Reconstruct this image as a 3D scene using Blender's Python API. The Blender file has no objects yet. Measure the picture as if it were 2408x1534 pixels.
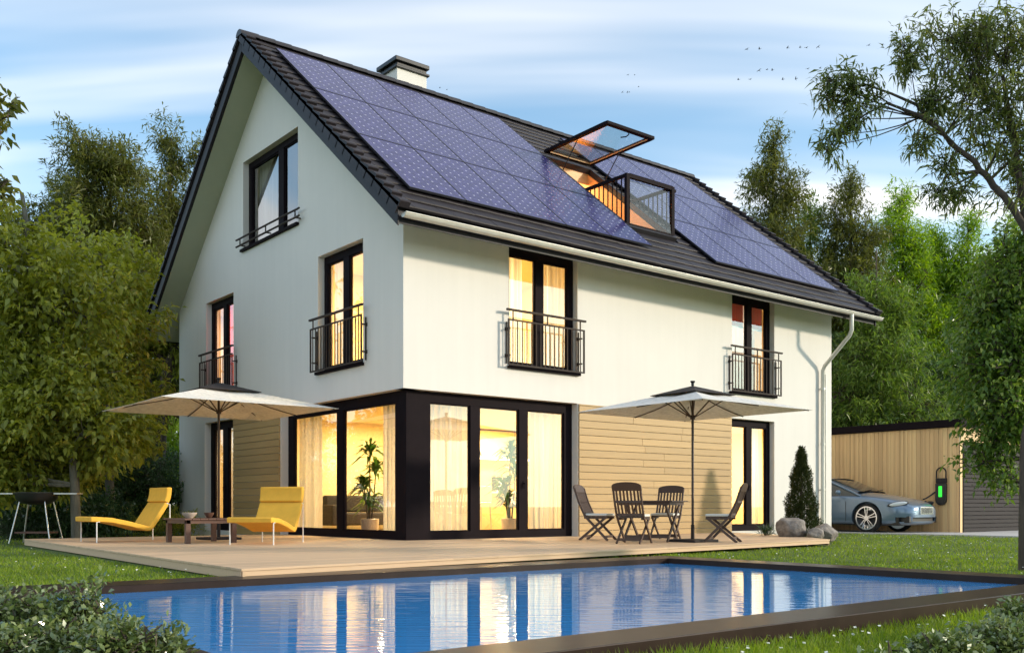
# A house with a pool in the evening sun: everything is built here in metres, deck level = 0,
# the house corner at the origin, +X along the long facade, +Y along the gable.
SUN_E = 2.3
SKY_S = .15
EXPOSURE = 0.63
CLOUD_C = (6.8, 6.5, 6.2)
CLOUD_SCALE = 1.25
CLOUD_OFF = (3.9, 4.4, 0)
SKY_TINT = (.76, 1.20, 1.22)
import bpy, bmesh, math, random
import numpy as np
from mathutils import Vector, Matrix
R = math.radians
random.seed(7)
sc = bpy.context.scene
col = sc.collection

# ------------------------------------------------------------------ camera
CAM = Vector((-9.506, -14.941, 0.633))
RV = Vector((0.779, -0.627, 0.0))          # to the right of the picture
VV = Vector((0.627, 0.779, 0.0))           # into the picture
cd = bpy.data.cameras.new('camera'); cam = bpy.data.objects.new('camera', cd); col.objects.link(cam)
cam.location = CAM; cam.rotation_euler = (R(90), 0, -math.atan2(0.627, 0.779))
cd.sensor_width = 36; cd.lens = 34.265; cd.shift_y = 0.1749; cd.clip_end = 3000; cd.clip_start = 0.05
sc.camera = cam

def at(px, depth, z=0.0):
    """ground point seen at picture column px (of 2407) and this distance into the scene"""
    p = CAM + VV * depth + RV * ((px - 1203.5) / 2291.0 * depth)
    return Vector((p.x, p.y, z))

# ------------------------------------------------------------------ object helpers
def tag(o, label=None, cat=None, group=None, kind=None):
    if label: o['label'] = label
    if cat: o['category'] = cat
    if group: o['group'] = group
    if kind: o['kind'] = kind
    return o

def empty(name, loc=(0, 0, 0), rz=0.0, label=None, cat=None, group=None):
    o = bpy.data.objects.new(name, None); col.objects.link(o)
    o.location = loc; o.rotation_euler = (0, 0, rz); o.empty_display_size = .1
    return tag(o, label, cat, group)

def copy_tree(o, parent=None):
    c = o.copy(); col.objects.link(c); c.parent = parent
    for ch in list(o.children): copy_tree(ch, c)
    return c

class MB:
    def __init__(s): s.v = []; s.f = []; s.m = []; s.uv = None; s.mi = 0
    def add(s, vs, fs):
        b = len(s.v); s.v += [tuple(v) for v in vs]
        for f in fs: s.f.append(tuple(b + i for i in f)); s.m.append(s.mi)
        return s
    def box(s, x0, x1, y0, y1, z0, z1, mp=None):
        vs = [(x0,y0,z0),(x1,y0,z0),(x1,y1,z0),(x0,y1,z0),(x0,y0,z1),(x1,y0,z1),(x1,y1,z1),(x0,y1,z1)]
        if mp: vs = [mp(*v) for v in vs]
        return s.add(vs, [(0,3,2,1),(4,5,6,7),(0,1,5,4),(1,2,6,5),(2,3,7,6),(3,0,4,7)])
    def bar(s, p, q, w, h=None, up=(0, 0, 1)):
        h = h or w; p = Vector(p); q = Vector(q); d = (q - p).normalized(); u = Vector(up)
        a = d.cross(u)
        if a.length < 1e-4: a = d.cross(Vector((0, 1, 0)))
        a.normalize(); b = a.cross(d).normalized()
        vs = [p + a*i*w/2 + b*j*h/2 for i, j in ((-1,-1),(1,-1),(1,1),(-1,1))] + [q + a*i*w/2 + b*j*h/2 for i, j in ((-1,-1),(1,-1),(1,1),(-1,1))]
        return s.add(vs, [(3,2,1,0),(4,5,6,7),(0,1,5,4),(1,2,6,5),(2,3,7,6),(3,0,4,7)])
    def tube(s, pts, r, n=8, cap=True):
        pts = [Vector(p) for p in pts]; k = len(pts)
        rs = r if isinstance(r, (list, tuple)) else [r]*k
        b = len(s.v); prev = None
        for i, p in enumerate(pts):
            t = (pts[min(i+1, k-1)] - pts[max(i-1, 0)]).normalized()
            if prev is None:
                a = t.cross(Vector((0, 0, 1)))
                if a.length < .05: a = t.cross(Vector((0, 1, 0)))
            else: a = prev - t * prev.dot(t)
            a.normalize(); prev = a; c = t.cross(a)
            for j in range(n):
                an = 2*math.pi*j/n; s.v.append(tuple(p + (a*math.cos(an) + c*math.sin(an))*rs[i]))
        for i in range(k-1):
            for j in range(n):
                j2 = (j+1) % n
                s.f.append((b+i*n+j, b+i*n+j2, b+(i+1)*n+j2, b+(i+1)*n+j)); s.m.append(s.mi)
        if cap:
            s.f.append(tuple(b+j for j in range(n))[::-1]); s.m.append(s.mi)
            s.f.append(tuple(b+(k-1)*n+j for j in range(n))); s.m.append(s.mi)
        return s
    def lathe(s, prof, n=24, c=(0, 0, 0)):
        b = len(s.v); k = len(prof)
        for r, z in prof:
            for j in range(n):
                a = 2*math.pi*j/n; s.v.append((c[0]+r*math.cos(a), c[1]+r*math.sin(a), c[2]+z))
        for i in range(k-1):
            for j in range(n):
                j2 = (j+1) % n
                s.f.append((b+i*n+j, b+i*n+j2, b+(i+1)*n+j2, b+(i+1)*n+j)); s.m.append(s.mi)
        s.f.append(tuple(b+j for j in range(n))[::-1]); s.m.append(s.mi)
        s.f.append(tuple(b+(k-1)*n+j for j in range(n))); s.m.append(s.mi)
        return s
    def prism(s, poly, f0, f1):
        """poly: 2d points; f0/f1 map a 2d point to 3d on either side"""
        n = len(poly); vs = [f0(*p) for p in poly] + [f1(*p) for p in poly]
        fs = [tuple(range(n))[::-1], tuple(range(n, 2*n))] + [(i, (i+1) % n, n+(i+1) % n, n+i) for i in range(n)]
        return s.add(vs, fs)
    def sphere(s, c, r, nu=12, nv=8, sc3=(1, 1, 1)):
        prof = []
        b = len(s.v)
        for i in range(nv+1):
            t = math.pi*i/nv
            for j in range(nu):
                a = 2*math.pi*j/nu
                s.v.append((c[0]+r*sc3[0]*math.sin(t)*math.cos(a), c[1]+r*sc3[1]*math.sin(t)*math.sin(a), c[2]-r*sc3[2]*math.cos(t)))
        for i in range(nv):
            for j in range(nu):
                j2 = (j+1) % nu
                s.f.append((b+i*nu+j, b+i*nu+j2, b+(i+1)*nu+j2, b+(i+1)*nu+j)); s.m.append(s.mi)
        return s
    def build(s, name, mat, parent=None, smooth=False, bevel=0.0, loc=None, clean=True, seg=2):
        me = bpy.data.meshes.new(name); me.from_pydata(s.v, [], s.f)
        mats = mat if isinstance(mat, (list, tuple)) else [mat]
        for m in mats: me.materials.append(m)
        if len(mats) > 1: me.polygons.foreach_set('material_index', s.m)
        if clean:
            bm = bmesh.new(); bm.from_mesh(me)
            bmesh.ops.remove_doubles(bm, verts=bm.verts, dist=1e-5)
            bmesh.ops.recalc_face_normals(bm, faces=bm.faces); bm.to_mesh(me); bm.free()
        if smooth: me.polygons.foreach_set('use_smooth', [True]*len(me.polygons))
        o = bpy.data.objects.new(name, me); col.objects.link(o); o.parent = parent
        if loc is not None: o.location = loc
        if bevel:
            b = o.modifiers.new('bevel', 'BEVEL'); b.width = bevel; b.segments = seg; b.limit_method = 'ANGLE'; b.angle_limit = R(40)
        if smooth and hasattr(me, 'set_sharp_from_angle'): me.set_sharp_from_angle(angle=R(50))
        return o

def npmesh(name, co, quads, mat, parent=None, loc=None, smooth=False):
    """mesh from numpy arrays: co (n,3), quads (m,4)"""
    me = bpy.data.meshes.new(name); n = len(co); m, k = quads.shape
    me.vertices.add(n); me.vertices.foreach_set('co', np.ascontiguousarray(co, dtype=np.float32).ravel())
    me.loops.add(m*k); me.loops.foreach_set('vertex_index', np.ascontiguousarray(quads, dtype=np.int32).ravel())
    me.polygons.add(m); me.polygons.foreach_set('loop_start', np.arange(0, m*k, k, dtype=np.int32))
    try: me.polygons.foreach_set('loop_total', np.full(m, k, dtype=np.int32))
    except Exception: pass
    me.materials.append(mat); me.update(calc_edges=True); me.validate()
    if smooth: me.polygons.foreach_set('use_smooth', [True]*len(me.polygons))
    o = bpy.data.objects.new(name, me); col.objects.link(o); o.parent = parent
    if loc is not None: o.location = loc
    return o

# ------------------------------------------------------------------ materials
class NT:
    def __init__(s, name):
        s.mat = bpy.data.materials.new(name); s.mat.use_nodes = True; s.t = s.mat.node_tree; s.n = s.t.nodes; s.l = s.t.links
        s.b = s.n['Principled BSDF']; s.out = s.n['Material Output']
    def node(s, typ, **kw):
        n = s.n.new(typ)
        for k, v in kw.items():
            if k.startswith('i_'):
                key = k[2:]; n.inputs[int(key) if key.isdigit() else key.replace('_', ' ')].default_value = v
            else: setattr(n, k, v)
        return n
    def link(s, a, b): s.l.new(a, b)
    def coords(s, kind='Object', scale=(1, 1, 1)):
        tc = s.node('ShaderNodeTexCoord'); mp = s.node('ShaderNodeMapping'); mp.inputs['Scale'].default_value = scale
        s.link(tc.outputs[kind], mp.inputs['Vector']); return mp.outputs['Vector']
    def noise(s, vec, scale=5, detail=4, rough=.5):
        n = s.node('ShaderNodeTexNoise'); n.inputs['Scale'].default_value = scale; n.inputs['Detail'].default_value = detail
        n.inputs['Roughness'].default_value = rough; s.link(vec, n.inputs['Vector']); return n.outputs['Fac']
    def ramp(s, fac, stops):
        r = s.node('ShaderNodeValToRGB'); e = r.color_ramp.elements
        while len(e) > 1: e.remove(e[-1])
        e[0].position = stops[0][0]; e[0].color = (*stops[0][1], 1)
        for p, c in stops[1:]:
            x = e.new(p); x.color = (*c, 1)
        s.link(fac, r.inputs['Fac']); return r.outputs['Color']
    def math(s, op, a, b=None, c=None):
        n = s.node('ShaderNodeMath', operation=op)
        for i, v in enumerate((a, b, c)):
            if v is None: continue
            if hasattr(v, 'is_linked') or hasattr(v, 'links'): s.link(v, n.inputs[i])
            else: n.inputs[i].default_value = v
        return n.outputs[0]
    def mixc(s, fac, a, b, blend='MIX'):
        n = s.node('ShaderNodeMix', data_type='RGBA', blend_type=blend)
        for i, v in ((0, fac), (6, a), (7, b)):
            if hasattr(v, 'links'): s.link(v, n.inputs[i])
            elif i == 0: n.inputs[0].default_value = v
            else: n.inputs[i].default_value = (*v, 1)
        return n.outputs[2]
    def bump(s, h, strength=.3, dist=.01):
        n = s.node('ShaderNodeBump'); n.inputs['Strength'].default_value = strength; n.inputs['Distance'].default_value = dist
        s.link(h, n.inputs['Height']); s.link(n.outputs[0], s.b.inputs['Normal']); return n
    def base(s, c):
        if hasattr(c, 'links'): s.link(c, s.b.inputs['Base Color'])
        else: s.b.inputs['Base Color'].default_value = (*c, 1)
    def setp(s, **kw):
        for k, v in kw.items():
            key = k.replace('_', ' ')
            if hasattr(v, 'links'): s.link(v, s.b.inputs[key])
            else: s.b.inputs[key].default_value = v

def mottled(name, c, var=.12, scale=6, rough=.5, metal=0.0, bump=0.0, bscale=60, bdist=.004, stretch=(1, 1, 1), spec=.5, coat=0.0):
    m = NT(name); v = m.coords('Object', stretch); f = m.noise(v, scale, 5, .6)
    lo = tuple(x*(1-var) for x in c); hi = tuple(min(1, x*(1+var)) for x in c)
    m.base(m.ramp(f, [(.3, lo), (.7, hi)])); m.setp(Roughness=rough, Metallic=metal)
    m.b.inputs['Specular IOR Level'].default_value = spec; m.b.inputs['Coat Weight'].default_value = coat
    if bump: m.bump(m.noise(v, bscale, 3), bump, bdist)
    return m.mat

def island_wood(name, c, var=.2, grain=(1.5, 40, 40), rough=.55, noise_var=.25, bump=.15):
    """boards: every loose board of the mesh gets its own shade, with grain along the board"""
    m = NT(name); v = m.coords('Object', grain)
    g = m.node('ShaderNodeNewGeometry'); rnd = g.outputs['Random Per Island']
    f = m.noise(v, 1.0, 6, .65); v2 = m.coords('Object', (.5, .5, .5)); f2 = m.noise(v2, 1.3, 3)
    a = m.ramp(rnd, [(0, tuple(x*(1-var) for x in c)), (.5, c), (1, tuple(min(1, x*(1+var)) for x in c))])
    b = m.mixc(m.math('MULTIPLY', f, noise_var*2), a, tuple(x*.55 for x in c))
    m.base(m.mixc(m.math('MULTIPLY', f2, .25), b, tuple(min(1, x*1.15) for x in c)))
    m.setp(Roughness=rough); m.bump(f, bump, .003)
    return m.mat

def leaf_mat(name, c1, c2, c3, trans=.35, rough=.4, spec=.5, patch=None):
    m = NT(name); g = m.node('ShaderNodeNewGeometry')
    c = m.ramp(g.outputs['Random Per Island'], [(0, c1), (.5, c2), (1, c3)])
    v = m.coords('Object', (1, 1, 1)); f = m.noise(v, .9, 2)
    c = m.mixc(m.math('MULTIPLY', f, .5), c, tuple((x+y)/2 for x, y in zip(c1, c3)))
    if patch:
        f3 = m.noise(v, patch[0], 4, .65); k = m.node('ShaderNodeMapRange'); m.link(f3, k.inputs[0]); k.inputs[1].default_value = .42; k.inputs[2].default_value = .68
        c = m.mixc(m.math('MULTIPLY', k.outputs[0], .75), c, patch[1])
    m.base(c); m.setp(Roughness=rough); m.b.inputs['Specular IOR Level'].default_value = spec
    tr = m.node('ShaderNodeBsdfTranslucent'); mx = m.node('ShaderNodeMixShader'); mx.inputs[0].default_value = trans
    hs = m.node('ShaderNodeHueSaturation'); hs.inputs['Saturation'].default_value = 1.15; hs.inputs['Value'].default_value = 1.6
    m.link(c, hs.inputs['Color']); m.link(hs.outputs[0], tr.inputs['Color'])
    m.link(m.b.outputs[0], mx.inputs[1]); m.link(tr.outputs[0], mx.inputs[2]); m.link(mx.outputs[0], m.out.inputs['Surface'])
    return m.mat

def emit(name, c, strength):
    m = NT(name); m.base((0.02, .02, .02)); m.b.inputs['Emission Color'].default_value = (*c, 1); m.b.inputs['Emission Strength'].default_value = strength
    return m.mat

def glass_mat(name, tint=(1, 1, 1), refl=1.0, ior=1.5, rough=0.0):
    m = NT(name); f0 = ((ior-1)/(ior+1))**2
    lw = m.node('ShaderNodeLayerWeight'); lw.inputs['Blend'].default_value = .5
    frv = m.math('ADD', m.math('MULTIPLY', m.math('POWER', lw.outputs['Facing'], 5.0), 1-f0), f0)
    tp = m.node('ShaderNodeBsdfTransparent'); tp.inputs['Color'].default_value = (*tint, 1)
    gl = m.node('ShaderNodeBsdfGlossy'); gl.inputs['Roughness'].default_value = rough
    mx = m.node('ShaderNodeMixShader'); m.link(m.math('MULTIPLY', frv, refl), mx.inputs[0])
    m.link(tp.outputs[0], mx.inputs[1]); m.link(gl.outputs[0], mx.inputs[2]); m.link(mx.outputs[0], m.out.inputs['Surface'])
    return m.mat

def plaster(name, c):
    m = NT(name); v = m.coords('Object')
    f = m.noise(v, .45, 6, .65); st = m.noise(m.coords('Object', (5, 5, .22)), 1.0, 5, .6)
    f = m.math('ADD', m.math('MULTIPLY', f, .6), m.math('MULTIPLY', st, .4)); m.base(m.ramp(f, [(.32, tuple(x*.93 for x in c)), (.62, c)]))
    m.setp(Roughness=.9); m.b.inputs['Specular IOR Level'].default_value = .2
    m.bump(m.noise(v, 140, 2, .6), .25, .003); return m.mat

def panel_mat():
    m = NT('solar_cells'); tc = m.node('ShaderNodeTexCoord'); sx = m.node('ShaderNodeSeparateXYZ'); m.link(tc.outputs['Object'], sx.inputs[0])
    P = .2
    def cell(o, off):
        q = m.math('DIVIDE', m.math('ADD', o, off), P); fr = m.math('FRACT', q)
        return m.math('ABSOLUTE', m.math('SUBTRACT', fr, .5))       # 0 centre, .5 border
    a = cell(sx.outputs['X'], .015); b = cell(sx.outputs['Y'], .015)
    dia = m.math('GREATER_THAN', m.math('ADD', a, b), .87)
    line = m.math('GREATER_THAN', m.math('MAXIMUM', a, b), .487)
    fx = m.math('FRACT', m.math('DIVIDE', sx.outputs['X'], P/3)); bus = m.math('LESS_THAN', m.math('ABSOLUTE', m.math('SUBTRACT', fx, .5)), .02)
    f = m.noise(tc.outputs['Object'], 7, 3)
    c = m.ramp(f, [(.25, (.022, .019, .085)), (.75, (.052, .046, .175))])
    c = m.mixc(m.math('MULTIPLY', bus, .25), c, (.3, .3, .42)); c = m.mixc(m.math('MULTIPLY', line, .2), c, (.28, .28, .42)); c = m.mixc(dia, c, (.42, .42, .56))
    m.base(c); m.setp(Roughness=.25); m.b.inputs['Specular IOR Level'].default_value = .14; m.b.inputs['Coat Weight'].default_value = .10; m.b.inputs['Coat Roughness'].default_value = .04
    return m.mat

def water_mat():
    m = NT('pool_water'); tc = m.node('ShaderNodeTexCoord')
    mp = m.node('ShaderNodeMapping'); mp.vector_type = 'TEXTURE'; mp.inputs['Rotation'].default_value = (0, 0, R(-38.8)); mp.inputs['Scale'].default_value = (2.2, .16, 1)
    m.link(tc.outputs['Object'], mp.inputs['Vector'])
    f = m.noise(mp.outputs[0], 2.2, 2, .5)
    mp2 = m.node('ShaderNodeMapping'); mp2.vector_type = 'TEXTURE'; mp2.inputs['Rotation'].default_value = (0, 0, R(-30)); mp2.inputs['Scale'].default_value = (5, 1.4, 1)
    m.link(tc.outputs['Object'], mp2.inputs['Vector']); f2 = m.noise(mp2.outputs[0], 1.2, 2)
    h = m.math('ADD', m.math('MULTIPLY', f, .55), f2)
    bp = m.node('ShaderNodeBump'); bp.inputs['Strength'].default_value = .26; bp.inputs['Distance'].default_value = .02; m.link(h, bp.inputs['Height'])
    df = m.node('ShaderNodeBsdfDiffuse'); df.inputs['Color'].default_value = (.05, .29, .68, 1)
    gl = m.node('ShaderNodeBsdfGlossy'); gl.inputs['Roughness'].default_value = .015; gl.inputs['Color'].default_value = (.86, .93, 1, 1)
    m.link(bp.outputs[0], gl.inputs['Normal'])
    lw = m.node('ShaderNodeFresnel'); lw.inputs['IOR'].default_value = 1.75; m.link(bp.outputs[0], lw.inputs['Normal'])
    mx = m.node('ShaderNodeMixShader'); m.link(lw.outputs[0], mx.inputs[0]); m.link(df.outputs[0], mx.inputs[1]); m.link(gl.outputs[0], mx.inputs[2])
    m.link(mx.outputs[0], m.out.inputs['Surface']); return m.mat

def ground_mat():
    m = NT('lawn_soil'); v = m.coords('Object'); f = m.noise(v, 3, 6, .7); f2 = m.noise(v, 60, 4)
    c = m.ramp(f, [(.3, (.07, .13, .02)), (.55, (.11, .18, .025)), (.75, (.15, .20, .04))])
    m.base(m.mixc(m.math('MULTIPLY', f2, .6), c, (.02, .035, .008))); m.setp(Roughness=.95); m.bump(f2, .8, .03); return m.mat

def curtain_mat(name, c, tr=.45):
    m = NT(name); v = m.coords('Object', (8, 8, .3)); f = m.noise(v, 2, 3)
    cc = m.ramp(f, [(.3, tuple(x*.8 for x in c)), (.7, c)]); m.base(cc); m.setp(Roughness=.9); m.b.inputs['Specular IOR Level'].default_value = .1
    t = m.node('ShaderNodeBsdfTranslucent'); m.link(cc, t.inputs['Color']); mx = m.node('ShaderNodeMixShader'); mx.inputs[0].default_value = tr
    m.link(m.b.outputs[0], mx.inputs[1]); m.link(t.outputs[0], mx.inputs[2]); m.link(mx.outputs[0], m.out.inputs['Surface']); return m.mat

M = dict(
    white=plaster('white_render', (.785, .752, .70)),
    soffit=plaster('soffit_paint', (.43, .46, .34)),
    room=plaster('room_paint', (.80, .66, .36)),
    dark=mottled('anthracite_frame', (.012, .008, .010), .15, 3, .65, spec=.06),
    fascia=mottled('fascia_board', (.028, .025, .029), .12, 2, .5, spec=.2),
    tile=mottled('roof_tile', (.026, .021, .024), .3, 1.6, .5, bump=.3, bscale=35, bdist=.006, spec=.2),
    ridge=mottled('ridge_tile', (.024, .020, .022), .2, 2, .45),
    metal_pale=mottled('pale_zinc', (.62, .60, .54), .08, 3, .35, metal=.35),
    rail=mottled('railing_steel', (.060, .048, .042), .1, 8, .7, spec=.1),
    clad=island_wood('larch_cladding', (.53, .34, .13), .20, (1.2, 40, 26), .55, noise_var=.45),
    clad_v=island_wood('cedar_cladding', (.86, .56, .27), .26, (30, 30, 1.0), .6),
    deck=island_wood('pale_decking', (.67, .46, .28), .17, (1.1, 30, 30), .6, noise_var=.28),
    darkwood=mottled('dark_teak', (.055, .030, .022), .3, 14, .45, stretch=(8, 8, 1), bump=.1),
    midwood=mottled('brown_teak', (.12, .055, .035), .3, 10, .5, stretch=(2, 12, 12), bump=.1),
    chairwood=mottled('walnut_slats', (.075, .042, .030), .3, 14, .45, stretch=(8, 8, 1), bump=.1),
    pinewood=mottled('pine_lining', (.72, .42, .16), .15, 4, .5, stretch=(1, 1, 6)),
    yellow=mottled('yellow_canvas', (.83, .46, .06), .06, 8, .75, bump=.3, bscale=260, bdist=.001, spec=.2),
    cream=mottled('cream_canvas', (.82, .76, .62), .05, 3, .85, bump=.15, bscale=200, bdist=.001, spec=.1),
    cushion=mottled('pale_cushion', (.74, .74, .70), .05, 6, .85, spec=.2),
    whitemetal=mottled('white_metal', (.78, .77, .74), .04, 6, .35),
    steel=mottled('brushed_steel', (.55, .54, .52), .1, 10, .28, metal=.9),
    chrome=mottled('chrome', (.8, .8, .82), .03, 5, .1, metal=1.0),
    black=mottled('black_enamel', (.015, .014, .014), .2, 8, .4),
    rubber=mottled('tyre_rubber', (.012, .012, .012), .2, 20, .8),
    paint=mottled('blue_grey_paint', (.16, .235, .33), .04, 2, .28, metal=.45, coat=1.0),
    carglass=mottled('tinted_glass', (.03, .04, .045), .1, 2, .06, spec=.8),
    stone=mottled('polished_coping', (.036, .022, .017), .2, 4, .3, spec=.12),
    tilepool=mottled('pool_lining', (.03, .07, .2), .15, 6, .4),
    concrete=mottled('paving_concrete', (.50, .48, .46), .1, 5, .8, bump=.2),
    rock=mottled('garden_rock', (.24, .21, .185), .45, 7, .85, bump=.7, bscale=18, bdist=.03),
    bark=mottled('bark', (.085, .062, .045), .4, 14, .9, stretch=(1, 1, .2), bump=.8, bscale=25, bdist=.02),
    palebark=mottled('pale_bark', (.17, .155, .12), .35, 10, .9, stretch=(1, 1, .25), bump=.6, bscale=25, bdist=.02),
    garagedoor=mottled('grey_shutter', (.040, .034, .034), .1, 4, .6, spec=.1),
    ceramic=mottled('glazed_ceramic', (.55, .46, .38), .15, 9, .3),
    cabinet=mottled('cream_cabinet', (.78, .60, .30), .05, 3, .4),
    kitchenwhite=mottled('white_worktop', (.8, .76, .66), .04, 4, .3),
    panel=panel_mat(), water=water_mat(), ground=ground_mat(),
    alu=mottled('panel_frame', (.06, .06, .075), .1, 4, .35, metal=.6),
    glass=glass_mat('window_glass', (.95, .96, .95), 2.6, 1.8), clearglass=glass_mat('clear_glass', (.93, .97, .97), 1.2, 1.5),
    curtain=curtain_mat('linen_curtain', (.88, .85, .78), .5), redcurtain=curtain_mat('red_curtain', (.80, .075, .02), .5), canopy=curtain_mat('parasol_canvas', (.94, .92, .87), .22), whitecurtain=curtain_mat('white_curtain', (.78, .77, .74), .35),
    led=emit('led_strip', (1, .83, .5), 4.0), splash=mottled('splashback_tile', (.72, .52, .2), .06, 5, .4), green=emit('green_display', (.03, .8, .05), 1.0), lampglow=emit('lamp_glow', (1, .72, .36), 6.0),
    lens=mottled('lamp_lens', (.75, .78, .80), .1, 30, .08, spec=.8),
    bird=mottled('bird_plumage', (.02, .022, .03), .1, 5, .8),
    daisy=mottled('daisy_petals', (.85, .85, .75), .05, 5, .7),
)
# foliage
M['leaf_olive'] = leaf_mat('olive_leaves', (0.163, 0.191, 0.030), (0.287, 0.316, 0.049), (0.480, 0.480, 0.097), .42)
M['leaf_dark'] = leaf_mat('dark_leaves', (0.070, 0.090, 0.020), (0.119, 0.140, 0.031), (0.195, 0.195, 0.048), .38)
M['leaf_bright'] = leaf_mat('bright_leaves', (0.132, 0.242, 0.022), (0.220, 0.352, 0.039), (0.363, 0.462, 0.077), .5)
M['leaf_willow'] = leaf_mat('willow_leaves', (0.075, 0.109, 0.027), (0.141, 0.178, 0.041), (0.262, 0.282, 0.075), .32)
M['leaf_laurel'] = leaf_mat('laurel_leaves', (0.050, 0.104, 0.034), (0.084, 0.160, 0.054), (0.151, 0.218, 0.084), .25, .25, .8)
M['leaf_shrub'] = leaf_mat('shrub_leaves', (0.074, 0.120, 0.033), (0.138, 0.193, 0.055), (0.276, 0.313, 0.110), .2, .22, 1.0)
M['leaf_conifer'] = leaf_mat('conifer_needles', (.022, .038, .008), (.040, .055, .012), (.065, .075, .018), .15, .6, .2)
M['leaf_fresh'] = leaf_mat('fresh_green_leaves', (0.074, 0.142, 0.024), (0.135, 0.223, 0.038), (0.257, 0.324, 0.074), .4)
M['leaf_tuft'] = leaf_mat('tuft_leaves', (0.026, 0.052, 0.023), (0.046, 0.078, 0.033), (0.078, 0.117, 0.052), .2)
M['leaf_house'] = leaf_mat('houseplant_leaves', (.03, .085, .014), (.05, .12, .022), (.09, .17, .04), .3)
M['grass'] = leaf_mat('grass_blades', (.12, .21, .018), (.20, .30, .03), (.34, .38, .07), .42, .5, .3, (1.1, (.085, .13, .018)))
# ================================================================== THE HOUSE
house = empty('house', (0, 0, 0), 0, 'white rendered gabled house with dark tiled roof, solar panels and lit windows', 'house')
fR = lambda u, w, z: (u, w, z)             # long facade (towards -Y): u along X, w into the house
fL = lambda u, w, z: (w, u, z)             # gable facade (towards -X): u along Y, w into the house
HL, HD = 13.48, 11.2
RZ, RS, LS, RY = 10.70, .82, .862, 5.60    # underside of the roof at the ridge and both slopes
def under(y): return RZ - RS*(RY-y) if y < RY else RZ - LS*(y-RY)

def facade(mb, u0, u1, z0, z1, holes, t, mp, ends=False):
    us = sorted({u0, u1} | {h for q in holes for h in q[:2]}); zs = sorted({z0, z1} | {h for q in holes for h in q[2:]})
    us = [u for u in us if u0 <= u <= u1]; zs = [z for z in zs if z0 <= z <= z1]
    def solid(i, j):
        if i < 0 or j < 0 or i >= len(us)-1 or j >= len(zs)-1: return None
        cu, cz = (us[i]+us[i+1])/2, (zs[j]+zs[j+1])/2
        return not any(q[0] < cu < q[1] and q[2] < cz < q[3] for q in holes)
    for i in range(len(us)-1):
        for j in range(len(zs)-1):
            if not solid(i, j): continue
            a, b, c, d = us[i], us[i+1], zs[j], zs[j+1]
            mb.add([mp(a,0,c), mp(b,0,c), mp(b,0,d), mp(a,0,d)], [(0,1,2,3)])
            mb.add([mp(a,t,c), mp(b,t,c), mp(b,t,d), mp(a,t,d)], [(3,2,1,0)])
            for (di, dj, p, q) in ((-1,0,(a,c),(a,d)), (1,0,(b,c),(b,d)), (0,-1,(a,c),(b,c)), (0,1,(a,d),(b,d))):
                s = solid(i+di, j+dj)
                if s is False or (s is None and ends):
                    mb.add([mp(p[0],0,p[1]), mp(q[0],0,q[1]), mp(q[0],t,q[1]), mp(p[0],t,p[1])], [(0,1,2,3)])

T = .34
# openings: (u0, u1, z0, z1)
oR = dict(corner=(-.01, 4.27, -.2, 2.76), door=(9.29, 10.98, .02, 2.74), w1=(2.44, 4.27, 3.38, 5.76), w2=(9.31, 10.98, 3.38, 5.75))
oL = dict(corner=(-.01, 4.99, -.2, 2.76), door=(7.57, 9.40, .02, 2.74), w4=(1.43, 3.26, 3.38, 5.77), w5=(7.58, 9.30, 3.40, 5.78), w3=(4.17, 7.02, 6.68, 8.74))
mb = MB(); facade(mb, 0, HL, -.2, 6.16, list(oR.values()), T, fR)
ml = MB(); facade(ml, 0, HD, -.2, 10.9, list(oL.values()), T, fL)
mg = MB(); facade(mg, 0, HD, -.2, 10.9, [], .3, lambda u, w, z: (HL-w, u, z))
for q in (ml, mg):                          # trim the gables along both roof slopes
    me = bpy.data.meshes.new('tmp'); me.from_pydata(q.v, [], q.f); bm = bmesh.new(); bm.from_mesh(me)
    for n, k in ((Vector((0, -RS, 1)), RS), (Vector((0, LS, 1)), LS)):
        bmesh.ops.bisect_plane(bm, geom=bm.verts[:]+bm.edges[:]+bm.faces[:], plane_co=Vector((0, RY, RZ+.03)), plane_no=n.normalized(), clear_outer=True)
    bm.verts.ensure_lookup_table(); bm.verts.index_update()
    mb.add([v.co[:] for v in bm.verts], [tuple(v.index for v in f.verts) for f in bm.faces]); bm.free(); bpy.data.meshes.remove(me)
mb.box(.3, HL-.3, HD-.3, HD, -.2, 6.0)
mb.build('wall', M['white'], house, clean=False)

# ---- roof
sl = math.sqrt(1+RS*RS)
EY = -.87
tz = lambda y: 11.0 - RS*(RY-y)
X0, X1 = -.62, 14.2
HX0, HX1, HY0, HY1 = 6.20, 7.74, .47, 3.35
mr = MB()
def rmap(u, w, y): return (u, y, tz(y)-.02-w)
facade(mr, X0, X1, EY+.05, RY, [(HX0, HX1, HY0, HY1)], .28, rmap, ends=True)
LEY = 12.05
lz = lambda y: 11.0 - LS*(y-RY)
facade(mr, X0, X1, RY, LEY, [], .28, lambda u, w, y: (u, y, lz(y)-.02-w), ends=True)
roof = mr.build('roof', M['fascia'], house)
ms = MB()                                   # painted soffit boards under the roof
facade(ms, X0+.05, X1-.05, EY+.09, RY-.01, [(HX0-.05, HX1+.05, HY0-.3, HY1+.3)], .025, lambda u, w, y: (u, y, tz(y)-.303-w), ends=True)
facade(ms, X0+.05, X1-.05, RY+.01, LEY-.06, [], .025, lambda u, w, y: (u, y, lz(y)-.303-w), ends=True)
ms.build('soffit', M['soffit'], roof)
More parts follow.
